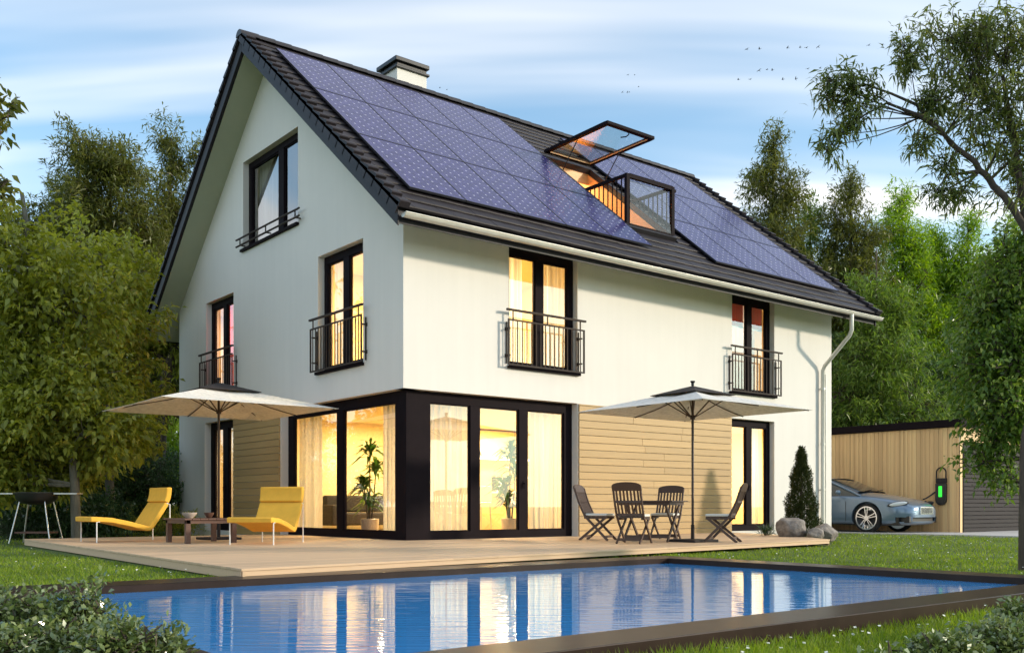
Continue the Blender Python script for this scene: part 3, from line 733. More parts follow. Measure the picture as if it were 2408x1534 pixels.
# ================================================================== TERRACE FURNITURE
def parasol(loc, half, zr, zp, label):
    r = empty('parasol', loc, 0, label, 'parasol', 'parasols on the deck')
    m = MB(); m.box(-.32, .32, -.32, .32, .002, .045); m.build('base_plate', M['garagedoor'], r, bevel=.012)
    MB().tube([(0, 0, .046), (0, 0, .30)], .032, 14).build('socket', M['garagedoor'], r, smooth=True)
    MB().tube([(0, 0, .05), (0, 0, zp-.04)], .022, 14).build('pole', M['darkwood'], r, smooth=True)
    # canopy: four slightly sagging panels with real cloth thickness
    n = 8; vs = []; fs = []
    for sgn in (0, 1):
        for i in range(n+1):
            for j in range(n+1):
                x = -1+2*i/n; y = -1+2*j/n; t = max(abs(x), abs(y)); e = min(abs(x), abs(y))/max(t, 1e-6)
                z = zp + (zr-zp)*t - .045*math.sin(math.pi*t)*(1-e*e)
                vs.append((x*half*(1-.02*(1-e)*t), y*half*(1-.02*(1-e)*t), z - .006*sgn))
    N = (n+1)*(n+1)
    for i in range(n):
        for j in range(n):
            a = i*(n+1)+j; c = (a, a+n+1, a+n+2, a+1)
            fs.append(c); fs.append(tuple(N+k for k in c[::-1]))
    for i in range(n):
        for a, b in ((i, i+1), (n*(n+1)+i+1, n*(n+1)+i)): fs.append((a, b, N+b, N+a))
        for a, b in (((i+1)*(n+1), i*(n+1)), (i*(n+1)+n, (i+1)*(n+1)+n)): fs.append((a, b, N+b, N+a))
    mm = MB(); mm.add(vs, fs); mm.build('canopy', M['canopy'], r)
    v = MB(); k = .36; a = [(-k, -k), (k, -k), (k, k), (-k, k)]; h = half*k
    zt = zp + .055; zl = zp + (zr-zp)*k + .028
    v.add([(-h, -h, zl), (h, -h, zl), (h, h, zl), (-h, h, zl), (0, 0, zt), (-h, -h, zl-.008), (h, -h, zl-.008), (h, h, zl-.008), (-h, h, zl-.008), (0, 0, zt-.01)],
          [(0, 1, 4), (1, 2, 4), (2, 3, 4), (3, 0, 4), (6, 5, 9), (7, 6, 9), (8, 7, 9), (5, 8, 9), (0, 5, 6, 1), (1, 6, 7, 2), (2, 7, 8, 3), (3, 8, 5, 0)])
    v.build('vent_cap', M['garagedoor'], r)
    MB().lathe([(.018, -.06), (.022, .05), (.03, .065), (.022, .085), (.045, .12), (.04, .13)], 14, (0, 0, zp+.01)).build('finial', M['black'], r, smooth=True)
    MB().lathe([(.03, -.04), (.045, -.03), (.045, .03), (.03, .04)], 12, (0, 0, zp-.50)).build('runner', M['darkwood'], r)
    for i in range(8):
        a = i*math.pi/4; dx, dy = math.cos(a), math.sin(a); sq = 1/max(abs(dx), abs(dy))
        ex, ey = dx*sq*half, dy*sq*half
        sag = 0 if i % 2 else .045
        MB().tube([(ex*t, ey*t, zp+(zr-zp)*t-sag*math.sin(math.pi*t)-.026) for t in (.03, .2, .4, .6, .8, .965)], .010, 6).build('rib', M['darkwood'], r)
        MB().bar((dx*.035, dy*.035, zp-.50), (ex*.30, ey*.30, zp+(zr-zp)*.30-.035-sag*.8), .014, .018).build('strut', M['darkwood'], r)
    return r
parasol((-2.30, 2.82, 0), 1.64, 2.44, 2.90, 'large square cream parasol over the yellow loungers')
parasol((3.74, -3.56, 0), 1.46, 2.30, 2.69, 'large square cream parasol over the dark dining set')

def lounger(loc, rz, label):
    r = empty('lounger', loc, rz, label, 'sun lounger', 'yellow loungers on the deck')
    W = .385; th = .085                        # x: foot -> head, cushion mid-line
    prof = [(-.80, .40), (-.74, .405), (-.45, .385), (-.12, .315), (.16, .235), (.215, .228), (.255, .262), (.40, .48), (.52, .66), (.53, .68)]
    def thick(pr, t):
        up, dn = [], []
        for i, p in enumerate(pr):
            a = Vector(pr[max(i-1, 0)]); b = Vector(pr[min(i+1, len(pr)-1)]); d = (b-a).normalized(); n = Vector((-d.y, d.x))
            up.append((p[0]+n.x*t, p[1]+n.y*t)); dn.append((p[0]-n.x*t, p[1]-n.y*t))
        return up + dn[::-1]
    poly = thick(prof, th/2)
    def strip(pr, y0, y1, t, name, mat, bev):
        m = MB(); pl = thick(pr, t); n = len(pr); N = 2*n
        for y in (y0, y1): m.v += [(p[0], y, p[1]) for p in pl]
        for i in range(N): m.f.append((i, (i+1) % N, N+(i+1) % N, N+i)); m.m.append(0)
        for i in range(n-1):
            q = (i, i+1, N-2-i, N-1-i); m.f.append(q); m.m.append(0); m.f.append(tuple(N+k for k in q[::-1])); m.m.append(0)
        return m.build(name, mat, r, bevel=bev, smooth=True, seg=3)
    strip(prof, -W, W, th/2, 'cushion', M['yellow'], .022)
    strip([(.515, .695), (.545, .76), (.565, .85), (.572, .92), (.57, .965)], -W-.004, W+.004, .05, 'headrest', M['yellow'], .022)
    for x, zt in ((-.70, .355), (.585, .66)):
        for y in (-W+.01, W-.01):
            MB().tube([(x, y, .0), (x, y, zt), (x-.06 if x > 0 else x+.05, y, zt+.02 if x > 0 else zt+.002)], .011, 8).build('leg', M['whitemetal'], r)
    return r
lounger((-3.92, 2.90, 0), R(4), 'yellow lounger left of the coffee table, nearer the barbecue')
lounger((-2.36, .50, 0), R(42), 'yellow lounger right of the coffee table, nearer the corner glazing')

ct_ = empty('coffee_table', (-3.13, 1.55, 0), 0, 'low square brown wooden table between the yellow loungers', 'table')
m = MB()
for i in range(7): m.box(-.48+i*.138, -.48+i*.138+.13, -.52, .52, .395, .42)
m.build('table_top', M['midwood'], ct_, bevel=.003); m = MB(); ring(m, -.44, .44, -.48, .48, 0, 1, .03, .03, .03, .03, lambda u, w, z: (u, z, .335+w*.059)); m.build('apron', M['midwood'], ct_)
for x in (-.40, .40):
    for y in (-.44, .44): MB().box(x-.04, x+.04, y-.04, y+.04, 0, .394).build('leg', M['midwood'], ct_, bevel=.004)
for x, y, r_, l, mt_ in ((-.16, .12, .13, 'wide pale ceramic bowl on the low brown table', 'ceramic'), (.14, .0, .085, 'small brown ceramic bowl on the low brown table', 'midwood')):
    MB().lathe([(r_*.45, 0), (r_*.5, .008), (r_*.9, .06), (r_, .095), (r_*.96, .095), (r_*.85, .06), (r_*.4, .02)], 24).build('bowl', M[mt_], loc=(-3.13+x, 1.55+y, .421), smooth=True)
    tag(bpy.context.scene.objects[-1] if False else col.objects[-1], l, 'bowl')

# folding chairs and table
def folding_chair():
    r = empty('garden_chair', (0, 0, 0)); W = .235
    for sx in (-1, 1):
        x = sx*W
        m = MB(); m.bar((x, .27, 0), (x, -.17, .44), .026, .045, up=(0, 1, 0)); m.build('front_leg', M['chairwood'], r, bevel=.004)
        m = MB(); m.bar((x*.86, -.30, 0), (x*.86, .22, .425), .026, .045, up=(0, 1, 0)); m.build('rear_leg', M['chairwood'], r, bevel=.004)
    m = MB()
    bk = lambda x, t, d=0: (x, -.17-.19*t-.03*math.sin(t*2.4)+d, .44+.52*t)
    for sx in (-1, 1):
        m.bar(bk(sx*W, 0), bk(sx*W, .5), .03, .04, up=(0, 1, 0)); m.bar(bk(sx*W, .5), bk(sx*W, 1), .03, .04, up=(0, 1, 0))
    for i in range(7):
        x = -W+.05+i*(2*W-.1)/6
        for a, b in ((.08, .5), (.5, .92)): m.bar(bk(x, a), bk(x, b), .034, .012, up=(0, 1, 0))
    m.bar(bk(-W, .08), bk(W, .08), .03, .05); m.bar(bk(-W, .5, -.015), bk(W, .5, -.015), .018, .04)
    pl = [(-W-.02, .88), (W+.02, .88), (W+.02, .97)] + [(W*math.cos(a), .98+.045*math.sin(a)) for a in [math.pi*j/8 for j in range(1, 8)]] + [(-W-.02, .97)]
    y0 = bk(0, .95)[1]
    m.prism([(x, z) for x, z in pl], lambda x, z: (x, y0-.016-(z-.92)*.35, z), lambda x, z: (x, y0+.016-(z-.92)*.35, z))
    m.build('backrest', M['chairwood'], r, bevel=.003, seg=1)
    m = MB()
    for i in range(6): m.box(-W+.02, W-.02, -.2+i*.075, -.2+i*.075+.062, .428, .446)
    for sx in (-1, 1): m.box(sx*(W-.03)-.012, sx*(W-.03)+.012, -.2, .24, .395, .4275)
    m.build('seat', M['chairwood'], r, bevel=.003, seg=1)
    MB().box(-W+.015, W-.015, -.17, .245, .447, .492).build('seat_pad', M['cushion'], r, bevel=.018, seg=3)
    m = MB(); m.bar((-W*.86, -.22, .07), (W*.86, -.22, .07), .02, .045); m.bar((-W, .2, .07), (W, .2, .07), .02, .045); m.build('stretcher', M['chairwood'], r)
    return r
chair = folding_chair()
TX, TY = 3.38, -2.92
for i, (x, y, a, l) in enumerate(((2.42, -3.40, 26, 'dark slatted folding chair nearest the pool, its back to the viewer'), (3.02, -1.92, -64, 'dark slatted folding chair left of the table, beside the corner glazing'),
                                  (4.02, -3.98, 118, 'dark slatted folding chair right of the parasol pole'), (4.30, -2.42, 206, 'dark slatted folding chair behind the table, facing the viewer'))):
    o = chair if i == 0 else copy_tree(chair)
    o.location = (x, y, 0.001); o.rotation_euler = (0, 0, R(a-90)); tag(o, l, 'chair', 'folding chairs round the dining table')
t = empty('dining_table', (TX, TY, 0.001), R(26), 'dark slatted folding table with four chairs round it', 'table')
m = MB()
for i in range(9): m.box(-.52+i*.1165, -.52+i*.1165+.108, -.52, .52, .70, .724)
m.build('table_top', M['chairwood'], t, bevel=.003, seg=1)
m = MB(); ring(m, -.46, .46, -.46, .46, 0, 1, .03, .03, .03, .03, lambda u, w, z: (u, z, .645+w*.054)); m.build('apron', M['chairwood'], t)
for y in (-.40, .40):
    MB().bar((-.40, y, 0), (.38, y, .66), .026, .055, up=(1, 0, 0)).build('leg', M['chairwood'], t); MB().bar((.40, y*.9, 0), (-.38, y*.9, .66), .026, .055, up=(1, 0, 0)).build('leg', M['chairwood'], t)
MB().bar((-.33, -.4, .09), (-.33, .4, .09), .025, .05).build('stretcher', M['chairwood'], t); MB().bar((.33, -.37, .09), (.33, .37, .09), .025, .05).build('stretcher', M['chairwood'], t)

# barbecue
b = empty('barbecue', (-4.75, 5.95, -.10), R(-39), 'black bowl barbecue on splayed steel legs beside the deck', 'barbecue')
MB().lathe([(.10, .75), (.28, .785), (.375, .87), (.39, .99), (.375, .99), (.35, .89)], 28).build('bowl', M['black'], b, smooth=True)
MB().lathe([(.385, .985), (.40, .99), (.385, 1.0)], 28).build('rim', M['steel'], b, smooth=True)
for sx in (-1, 1):
    MB().box(min(sx*.40, sx*.86), max(sx*.40, sx*.86), -.14, .14, .955, .985).build('side_shelf', M['steel'], b, bevel=.005)
    for sy in (-1, 1):
        MB().tube([(sx*.40, sy*.28, 0), (sx*.24, sy*.17, .86)], .014, 10).build('leg', M['steel'], b, smooth=True)
MB().box(-.33, .33, -.22, .22, .19, .225).build('lower_shelf', M['midwood'], b, bevel=.004)

# conifer bed
def rock(loc, rad, sc3, seed, label):
    bm = bmesh.new(); bmesh.ops.create_icosphere(bm, subdivisions=4, radius=1)
    rg = random.Random(seed); planes = [(Vector((rg.gauss(0, 1), rg.gauss(0, 1), rg.gauss(.3, 1))).normalized(), rg.uniform(.68, .92)) for _ in range(11)]
    from mathutils import noise as mn
    for v in bm.verts:
        p = v.co.copy()
        for n, d in planes:
            k = p.dot(n)
            if k > d: p -= n*(k-d)*.85
        p *= 1 + .10*mn.noise(p*2.2+Vector((seed, 0, 0))) + .04*mn.noise(p*7)
        v.co = Vector((p.x*sc3[0], p.y*sc3[1], p.z*sc3[2]))*rad
    me = bpy.data.meshes.new('rock'); bm.to_mesh(me); bm.free(); me.materials.append(M['rock'])
    me.polygons.foreach_set('use_smooth', [True]*len(me.polygons))
    o = bpy.data.objects.new('rock', me); col.objects.link(o); o.location = loc; tag(o, label, 'rock', 'rocks at the end of the deck')
rock((7.55, -2.92, .15), .31, (1.05, 1.05, .92), 5, 'largest rounded boulder in front of the conifer')
rock((7.62, -3.42, .06), .20, (1.1, .9, .68), 11, 'smallest rock, between the two bigger boulders')
rock((7.98, -3.42, .08), .28, (1.15, .9, .72), 23, 'flat grey rock at the corner of the deck')

# ================================================================== GARAGE, CAR, CHARGER
GX, GYF = 16.9, -1.77
g = empty('garage', (GX, GYF, 0), 0, 'timber clad flat roofed garage with grey shutter behind the house', 'garage')
m = MB(); n = 96
for i in range(n):
    y = i*.065; d = .010*(i % 2); m.box(-.026-d, -.002, y+.002, y+.063, -.1, 2.80)
for i in range(60):
    x = 3.72+i*.1
    if x < 5.5: m.box(x, x+.094, -.03, -.002, -.1, 2.80)
for i in range(37): m.box(.02+i*.1, .114+i*.1, -.03, -.002, 2.36, 2.80)
m.box(-.035, .135, -.036, -.0305, -.1, 2.36)
m.build('cladding', M['clad_v'], g, clean=False)
m = MB(); m.box(0, 6, 0, 6.3, -.1, 2.80); m.build('wall', M['white'], g)
m = MB(); m.box(-.12, 6.1, -.12, 6.4, 2.81, 2.99); m.box(-.08, 6.05, -.08, 6.35, 2.991, 3.02); m.build('roof', M['dark'], g, bevel=.01)
m = MB(); z = -.095
while z < 2.33:
    m.prism([(-.012, z), (-.03, z+.012), (-.03, z+.10), (-.012, z+.112)], lambda y, zz: (.16, y, zz), lambda y, zz: (3.62, y, zz)); z += .115
m.build('garage_door', M['garagedoor'], g)
m = MB(); m.box(.10, .158, -.05, -.001, -.1, 2.355); m.box(3.622, 3.70, -.05, -.001, -.1, 2.355); m.build('door_frame', M['dark'], g)

# charger on the garage wall
c = empty('charging_station', (GX-.045, -1.30, 0), 0, 'slim wall mounted car charger with glowing green display', 'charging station')
m = MB()
m.prism([(math.cos(a)*.155, .80+(0 if math.sin(a) < 0 else 0)+math.sin(a)*.155) for a in [math.pi+math.pi*j/10 for j in range(11)]] + [(.155, 1.26), (-.155, 1.26)], lambda y, z: (0, y, z), lambda y, z: (-.10, y, z))
m.build('body', M['black'], c, bevel=.02)
m = MB(); m.prism([(-.155, 1.262), (.155, 1.262), (.155, 1.40), (-.155, 1.40)], lambda y, z: (0, y, z), lambda y, z: (-.07, y, z)); m.build('socket_panel', M['garagedoor'], c, bevel=.015)
m = MB(); m.tube([(-.05, -.135, 1.40)] + [(-.05, math.cos(a)*-.135, 1.56+math.sin(a)*.135) for a in [math.pi*j/12 for j in range(13)]] + [(-.05, .135, 1.40)], .02, 8); m.build('cable_hook', M['garagedoor'], c, smooth=True)
MB().box(-.108, -.1005, -.05, .05, .88, 1.18).build('display', M['green'], c, bevel=.003)
MB().tube([(-.05, .17, 1.02), (-.10, .24, .95), (-.20, .36, .84), (-.26, .42, .81)], .022, 10).build('cable', M['black'], c, smooth=True)

def build_car():
    S = 1.0
    car = empty('parked_car', (15.78, -1.42, -.096), 0, 'blue grey saloon car parked beside the garage wall, plugged into the charger', 'car')
    # lower body: sections from nose (y=0) to tail, half profile (x,z) bottom -> centre top
    Y = [0.0, .10, .35, .75, 1.25, 1.85, 2.6, 3.4, 4.2, 4.75, 5.12, 5.22]
    HW = [.55, .70, .84, .905, .925, .925, .925, .925, .915, .87, .78, .66]
    ZT = [.71, .80, .905, 1.0, 1.08, 1.15, 1.17, 1.17, 1.17, 1.14, 1.06, .95]
    ZS = [.63, .71, .80, .88, .94, .98, 1.0, 1.0, 1.0, .98, .93, .85]
    ZB = [.30, .22, .19, .18, .18, .19, .19, .19, .20, .23, .30, .40]
    m = MB(); secs = []
    for y, w, zt, zs, zb in zip(Y, HW, ZT, ZS, ZB):
        h = [(0, zb), (w*.82, zb), (w*.965, zb+.08), (w*.985, zb+.24), (w*1.0, zb+(zs-zb)*.62), (w*.975, zs-.05), (w*.90, zs+.02), (w*.66, zs+(zt-zs)*.72), (w*.33, zt-.012), (0, zt)]
        full = [(-x, z) for x, z in h[::-1]] + h[1:-1]
        secs.append([(x, y, z) for x, z in full])
    n = len(secs[0])
    for s in secs: m.v += s
    for i in range(len(secs)-1):
        for j in range(n): m.f.append((i*n+j, i*n+(j+1) % n, (i+1)*n+(j+1) % n, (i+1)*n+j)); m.m.append(0)
    m.f.append(tuple(range(n))); m.m.append(0); m.f.append(tuple((len(secs)-1)*n+j for j in range(n))[::-1]); m.m.append(0)
    tmp = m.build('tmp_body', M['paint'], None, smooth=True)
    sd = tmp.modifiers.new('s', 'SUBSURF'); sd.levels = 3; sd.render_levels = 3
    WY, WR = (1.24, 4.28), .395
    cutm = MB()
    for y in WY:
        for x in (-1, 1): cutm.tube([(x*.60, y, WR-.0), (x*1.2, y, WR-.0)], WR+.055, 40)
    # lower intake in the nose
    cutm.box(-.60, .60, -.3, .16, .31, .42)
    for x in (-1, 1): cutm.box(min(x*.70, x*1.2), max(x*.70, x*1.2), -.3, .44, .30, .42)
    cut = cutm.build('tmp_cut', M['black'], None)
    bo = tmp.modifiers.new('b', 'BOOLEAN'); bo.object = cut; bo.operation = 'DIFFERENCE'; bo.solver = 'EXACT'
    bpy.context.view_layer.update()
    me = bpy.data.meshes.new_from_object(tmp.evaluated_get(bpy.context.evaluated_depsgraph_get()))
    bpy.data.objects.remove(tmp); bpy.data.objects.remove(cut)
    me.name = 'body'; me.set_sharp_from_angle(angle=R(40))
    me.materials.clear(); me.materials.append(M['paint'])
    for p in me.polygons: p.material_index = 0
    body = bpy.data.objects.new('body', me); col.objects.link(body); body.parent = car
    MB().box(-.80, .80, .35, 4.9, .21, .60).build('underbody', M['black'], car)
    MB().box(-.58, .58, .12, .2, .30, .46).build('lower_grille', M['black'], car)
    # cabin
    CY = [1.62, 2.55, 2.95, 3.55, 4.15, 4.72]; CZ = [1.14, 1.50, 1.565, 1.555, 1.44, 1.16]; CWt = [.70, .60, .58, .575, .57, .62]
    g = MB(); ss = []
    for y, z, w in zip(CY, CZ, CWt):
        zb = 1.0; wb = .86 if 1.7 < y < 4.7 else .78
        h = [(wb, zb), (w+.035+(wb-w)*.12, z-.085), (w-.02, z-.02), (w*.5, z), (0, z+.006)]
        full = [(-x, zz) for x, zz in h] + [(x, zz) for x, zz in h[::-1][1:]]
        ss.append([(x, y, zz) for x, zz in full])
    n = len(ss[0])
    for s in ss: g.v += s
    for i in range(len(ss)-1):
        for j in range(n-1): g.f.append((i*n+j, i*n+j+1, (i+1)*n+j+1, (i+1)*n+j)); g.m.append(0)
    g.build('glasshouse', M['carglass'], car, smooth=True)
    rf = MB(); idx = [1, 2, 3, 4]
    rows = [[(x, y, z+.012) for (x, y, z) in ss[i][1:-1]] for i in idx]
    k = len(rows[0])
    for r_ in rows: rf.v += r_
    for i in range(len(rows)-1):
        for j in range(k-1): rf.f.append((i*k+j, i*k+j+1, (i+1)*k+j+1, (i+1)*k+j)); rf.m.append(0)
    rf.build('roof', M['paint'], car, smooth=True)
    pm = MB()
    for sx in (-1, 1):
        pts = [Vector(ss[0][1 if sx < 0 else n-2]) + Vector((sx*.03, -.12, -.05)), Vector(ss[1][1 if sx < 0 else n-2]) + Vector((sx*.006, -.02, .01)), Vector(ss[2][1 if sx < 0 else n-2]) + Vector((sx*.006, 0, .012)), Vector(ss[4][1 if sx < 0 else n-2]) + Vector((sx*.006, 0, .012)), Vector(ss[5][1 if sx < 0 else n-2])]
        pm.tube(pts, [.03, .032, .03, .03, .03], 8)
    pm.build('window_pillar', M['paint'], car, smooth=True)
    # door seams and mirror
    for sx in (-1, 1):
        mm = MB(); mm.sphere((sx*1.0, 2.05, 1.11), .1, 12, 8, (.9, .7, .65)); mm.bar((sx*.86, 2.1, 1.05), (sx*.95, 2.07, 1.09), .05, .03); mm.build('wing_mirror', M['paint'], car, smooth=True)
        sm = MB(); sm.box(min(sx*.9205, sx*.9275), max(sx*.9205, sx*.9275), 1.86, 1.868, .3, .86); sm.build('door_seam', M['black'], car)
    # wheels
    for y in WY:
        for sx in (-1, 1):
            tw = MB(); x0 = sx*.70; x1 = sx*.915
            prof = [(WR-.075, 0), (WR-.02, .004), (WR, .03), (WR, .17), (WR-.02, .205), (WR-.075, .21)]
            b0 = len(tw.v); N = 40
            for r_, d in prof:
                for j in range(N):
                    a = 2*math.pi*j/N; tw.v.append((x0+sx*d, y+r_*math.cos(a), WR+r_*math.sin(a)))
            for i in range(len(prof)-1):
                for j in range(N): tw.f.append((i*N+j, i*N+(j+1) % N, (i+1)*N+(j+1) % N, (i+1)*N+j)); tw.m.append(0)
            w = tw.build('wheel', M['rubber'], car, smooth=True)
            rm = MB(); xo = sx*.90; rr = WR-.075
            rm.tube([(sx*.72, y, WR), (sx*.725, y, WR)], rr, 40)
            for (ra, rb) in ((rr+.004, rr-.03),):
                b0 = len(rm.v)
                for rad, d in ((ra, -.16), (ra, .012), (rb, .012), (rb, -.16)):
                    for j in range(N):
                        a = 2*math.pi*j/N; rm.v.append((xo+sx*d, y+rad*math.cos(a), WR+rad*math.sin(a)))
                for i in range(3):
                    for j in range(N): rm.f.append((b0+i*N+j, b0+i*N+(j+1) % N, b0+(i+1)*N+(j+1) % N, b0+(i+1)*N+j)); rm.m.append(0)
            for kk in range(5):
                for da in (-.17, .17):
                    a = 2*math.pi*kk/5+.3; a2 = a+da*.9
                    rm.bar((xo-sx*.005, y+.05*math.cos(a+da*1.8), WR+.05*math.sin(a+da*1.8)), (xo, y+(rr-.02)*math.cos(a2), WR+(rr-.02)*math.sin(a2)), .024, .036, up=(sx, 0, 0))
            rm.tube([(xo-sx*.04, y, WR), (xo+sx*.012, y, WR)], .065, 20)
            rm.build('rim', M['chrome'], w)
            dm = MB(); dm.tube([(sx*.76, y, WR), (sx*.79, y, WR)], rr*.72, 30); dm.build('brake_disc', M['steel'], w)
    # lamps
    for sx in (-1, 1):
        h = MB(); h.sphere((0, 0, 0), 1, 20, 12)
        o = h.build('headlight', M['lens'], car, smooth=True); o.location = (sx*.775, .38, .775); o.scale = (.075, .25, .062); o.rotation_euler = (R(-10), R(-sx*18), R(sx*-22))
        h = MB(); h.sphere((0, 0, 0), 1, 20, 12); o2 = h.build('headlight_surround', M['black'], car, smooth=True); o2.location = (sx*.764, .39, .775); o2.scale = (.075, .28, .074); o2.rotation_euler = o.rotation_euler
        i = MB(); i.box(min(sx*.60, sx*.725), max(sx*.60, sx*.725), .09, .46, .27, .45); i.build('side_intake', M['black'], car, bevel=.02)
    gm = MB(); ring(gm, -.33, .33, .50, .70, -.02, .10, .02, .02, .02, .02, lambda u, w, z: (u, w, z))
    for i in range(11): x = -.30+i*.06; gm.box(x-.008, x+.008, -.018, .05, .52, .68)
    gm.build('grille', M['chrome'], car, bevel=.004); MB().box(-.315, .315, .0, .1, .515, .685).build('grille_backing', M['black'], car)
    wp = MB()
    for sx in (-.35, .25): wp.bar((sx, 1.60, 1.145), (sx+.5, 1.72, 1.19), .02, .014)
    wp.build('wiper', M['black'], car)
    cp = MB(); cp.tube([(.82, .50, .80), (.90, .50, .83)], .05, 16); cp.build('charge_port', M['black'], car)
    return car
build_car()
# ================================================================== GROUND, DECK, POOL
GZ0 = -.13
def zg(y):                                  # the lawn dips a little towards the viewer
    return GZ0 - .075*min(1.0, max(0.0, (PY1-.1-y)/(PY1-PY0-.2)))
PX0, PX1, PY0, PY1 = -8.05, .95, -11.35, -5.40
gm = MB()
xs = [-500, PX0+.1, PX1-.1, 500]; ys = [-500, PY0+.1, PY1-.1, 700]
for i in range(3):
    for j in range(3):
        a, b = zg(ys[j]), zg(ys[j+1])
        if (i, j) != (1, 1): gm.add([(xs[i], ys[j], a), (xs[i+1], ys[j], a), (xs[i+1], ys[j+1], b), (xs[i], ys[j+1], b)], [(0, 1, 2, 3)])
tag(gm.build('ground', M['ground']), kind='structure')
tag(MB().box(14.55, 60, -9, 40, -.2, -.098).build('driveway', M['concrete']), kind='structure')
tag(MB().box(14.40, 14.548, -9, 40, -.2, -.085).build('kerb', M['concrete'], bevel=.01), kind='structure')

def clip(poly, y0, y1):
    for sgn, lim in ((1, y0), (-1, y1)):
        out = []
        for i in range(len(poly)):
            a, b = poly[i], poly[(i+1) % len(poly)]; ia, ib = sgn*(a[1]-lim) >= 0, sgn*(b[1]-lim) >= 0
            if ia: out.append(a)
            if ia != ib:
                t = (lim-a[1])/(b[1]-a[1]); out.append((a[0]+t*(b[0]-a[0]), lim))
        poly = out
        if len(poly) < 3: return []
    return poly
dk = MB(); DA = [(-5.48, -5.6), (6.73, -4.36), (8.6, -1.9), (9.25, .165), (-5.28, .165)]; DB = [(-5.28, .165), (.165, .165), (.165, 5.4), (-5.10, 5.4)]
rg = random.Random(5)
for poly in (DA, DB):
    y = min(p[1] for p in poly); ye = max(p[1] for p in poly)
    while y < ye:
        c = clip(poly, y+.004, min(y+.141, ye))
        if c:
            x0 = min(p[0] for p in c); x1 = max(p[0] for p in c); cuts = [x0-1]
            x = x0 + rg.uniform(1, 4.2)
            while x < x1-.4: cuts.append(x); x += rg.uniform(3.2, 4.4)
            cuts.append(x1+1)
            sw = [(p[1], p[0]) for p in c]
            for a, b in zip(cuts, cuts[1:]):
                q = [(p[1], p[0]) for p in clip(sw, a+.0015, b-.0015)]
                if q: dk.prism(q, lambda X, Y: (X, Y, -.026), lambda X, Y: (X, Y, 0))
        y += .145
o = dk.build('deck', M['deck'], bevel=.0025, seg=1, clean=True); tag(o, kind='structure')
def inset(p, q, z0, z1, th=.03, push=.012):
    d = (Vector(q)-Vector(p)).normalized(); n = Vector((d.y, -d.x)); a = Vector(p)-n*push; b = Vector(q)-n*push
    return [(a.x, a.y), (b.x, b.y), (b.x-n.x*th, b.y-n.y*th), (a.x-n.x*th, a.y-n.y*th)]
for p, q in (((-5.48, -5.6), (6.73, -4.36)), ((6.73, -4.36), (8.6, -1.9)), ((8.6, -1.9), (9.2, -.01)), ((-5.10, 5.4), (-5.48, -5.6))):
    m = MB(); m.prism(inset(p, q, 0, 0), lambda X, Y: (X, Y, -.115 if p[1] > -5.5 or q[1] > -4.0 else -.078), lambda X, Y: (X, Y, -.027))
    m.build('deck_edge_board', M['deck'], o)

m = MB(); IX0, IX1, IY0, IY1 = -7.67, .47, -10.95, -5.93
m.box(PX0, PX1, IY1, PY1, -.30, -.08); m.box(PX0, PX1, PY0, IY0, -.30, -.08); m.box(PX0, IX0, IY0, IY1, -.30, -.08); m.box(IX1, PX1, IY0, IY1, -.30, -.08)
pool = m.build('pool_coping', M['stone'], clean=True, bevel=.006); tag(pool, 'dark polished stone edging round the rectangular swimming pool', 'pool edge')
m = MB(); m.box(IX0+.001, IX0+.02, IY0, IY1, -1.4, -.151); m.box(IX1-.02, IX1-.001, IY0, IY1, -1.4, -.151); m.box(IX0+.02, IX1-.02, IY1-.02, IY1-.001, -1.4, -.151); m.box(IX0+.02, IX1-.02, IY0+.001, IY0+.02, -1.4, -.151); m.box(IX0, IX1, IY0, IY1, -1.45, -1.4)
m.build('pool_lining', M['tilepool'], pool)
m = MB(); m.add([(IX0, IY0, -.148), (IX1, IY0, -.148), (IX1, IY1, -.148), (IX0, IY1, -.148)], [(0, 1, 2, 3)]); tag(m.build('water', M['water']), kind='structure')

# ================================================================== LAWN
rg = np.random.default_rng(11)
def deck_mask(x, y):
    front = -5.6 + (x+5.48)*.1016
    a = (x > -5.5) & (x < 8.7) & (y > front-.02) & (y < .2) & ~((x > 6.7) & (y < -4.36+(x-6.73)*1.316))
    b = (x > -5.5) & (x < .2) & (y >= .2) & (y < 5.45)
    return a | b
def free(x, y):
    pool_ = (x > PX0-.03) & (x < PX1+.03) & (y > PY0-.03) & (y < PY1+.03)
    hs = (x > -.05) & (x < HL+.05) & (y > -.05) & (y < HD+.05)
    return ~(pool_ | hs | deck_mask(x, y) | (x > 14.38))
def sample(n, d0, d1, p0, p1, power):
    u = rg.random(n); k = 1-power
    d = (d0**k + u*(d1**k - d0**k))**(1/k); px = rg.uniform(p0, p1, n)
    r = (px-1203.5)/2291*d
    x = CAM.x + VV.x*d + RV.x*r; y = CAM.y + VV.y*d + RV.y*r
    ok = free(x, y); return x[ok], y[ok], d[ok]
def lawn(name, n, d0, d1, p0, p1, power, l0, l1, w):
    x, y, d = sample(n, d0, d1, p0, p1, power); k = len(x)
    zgr = GZ0 - .075*np.clip((PY1-.1-y)/(PY1-PY0-.2), 0, 1); pos = np.stack([x, y, zgr-.004], 1)
    patch = np.sin(x*1.7+np.sin(y*1.3)*1.5)*.5 + np.sin(y*2.3+x*.6)*.5
    dr = np.stack([rg.normal(0, .42, k), rg.normal(0, .42, k), np.ones(k)], 1)
    L = rg.uniform(l0, l1, k)*(1+.25*patch); W = w*np.sqrt(d/6)*rg.uniform(.7, 1.3, k)
    co, q = leaf_arrays(pos, dr, np.stack([rg.normal(0, 1, k), rg.normal(0, 1, k), np.zeros(k)], 1)+1e-3, L, W, 0, .12)
    o = npmesh(name, co, q, M['grass']); return tag(o, 'bright green lawn grass round the deck and pool', 'grass', None, 'stuff')
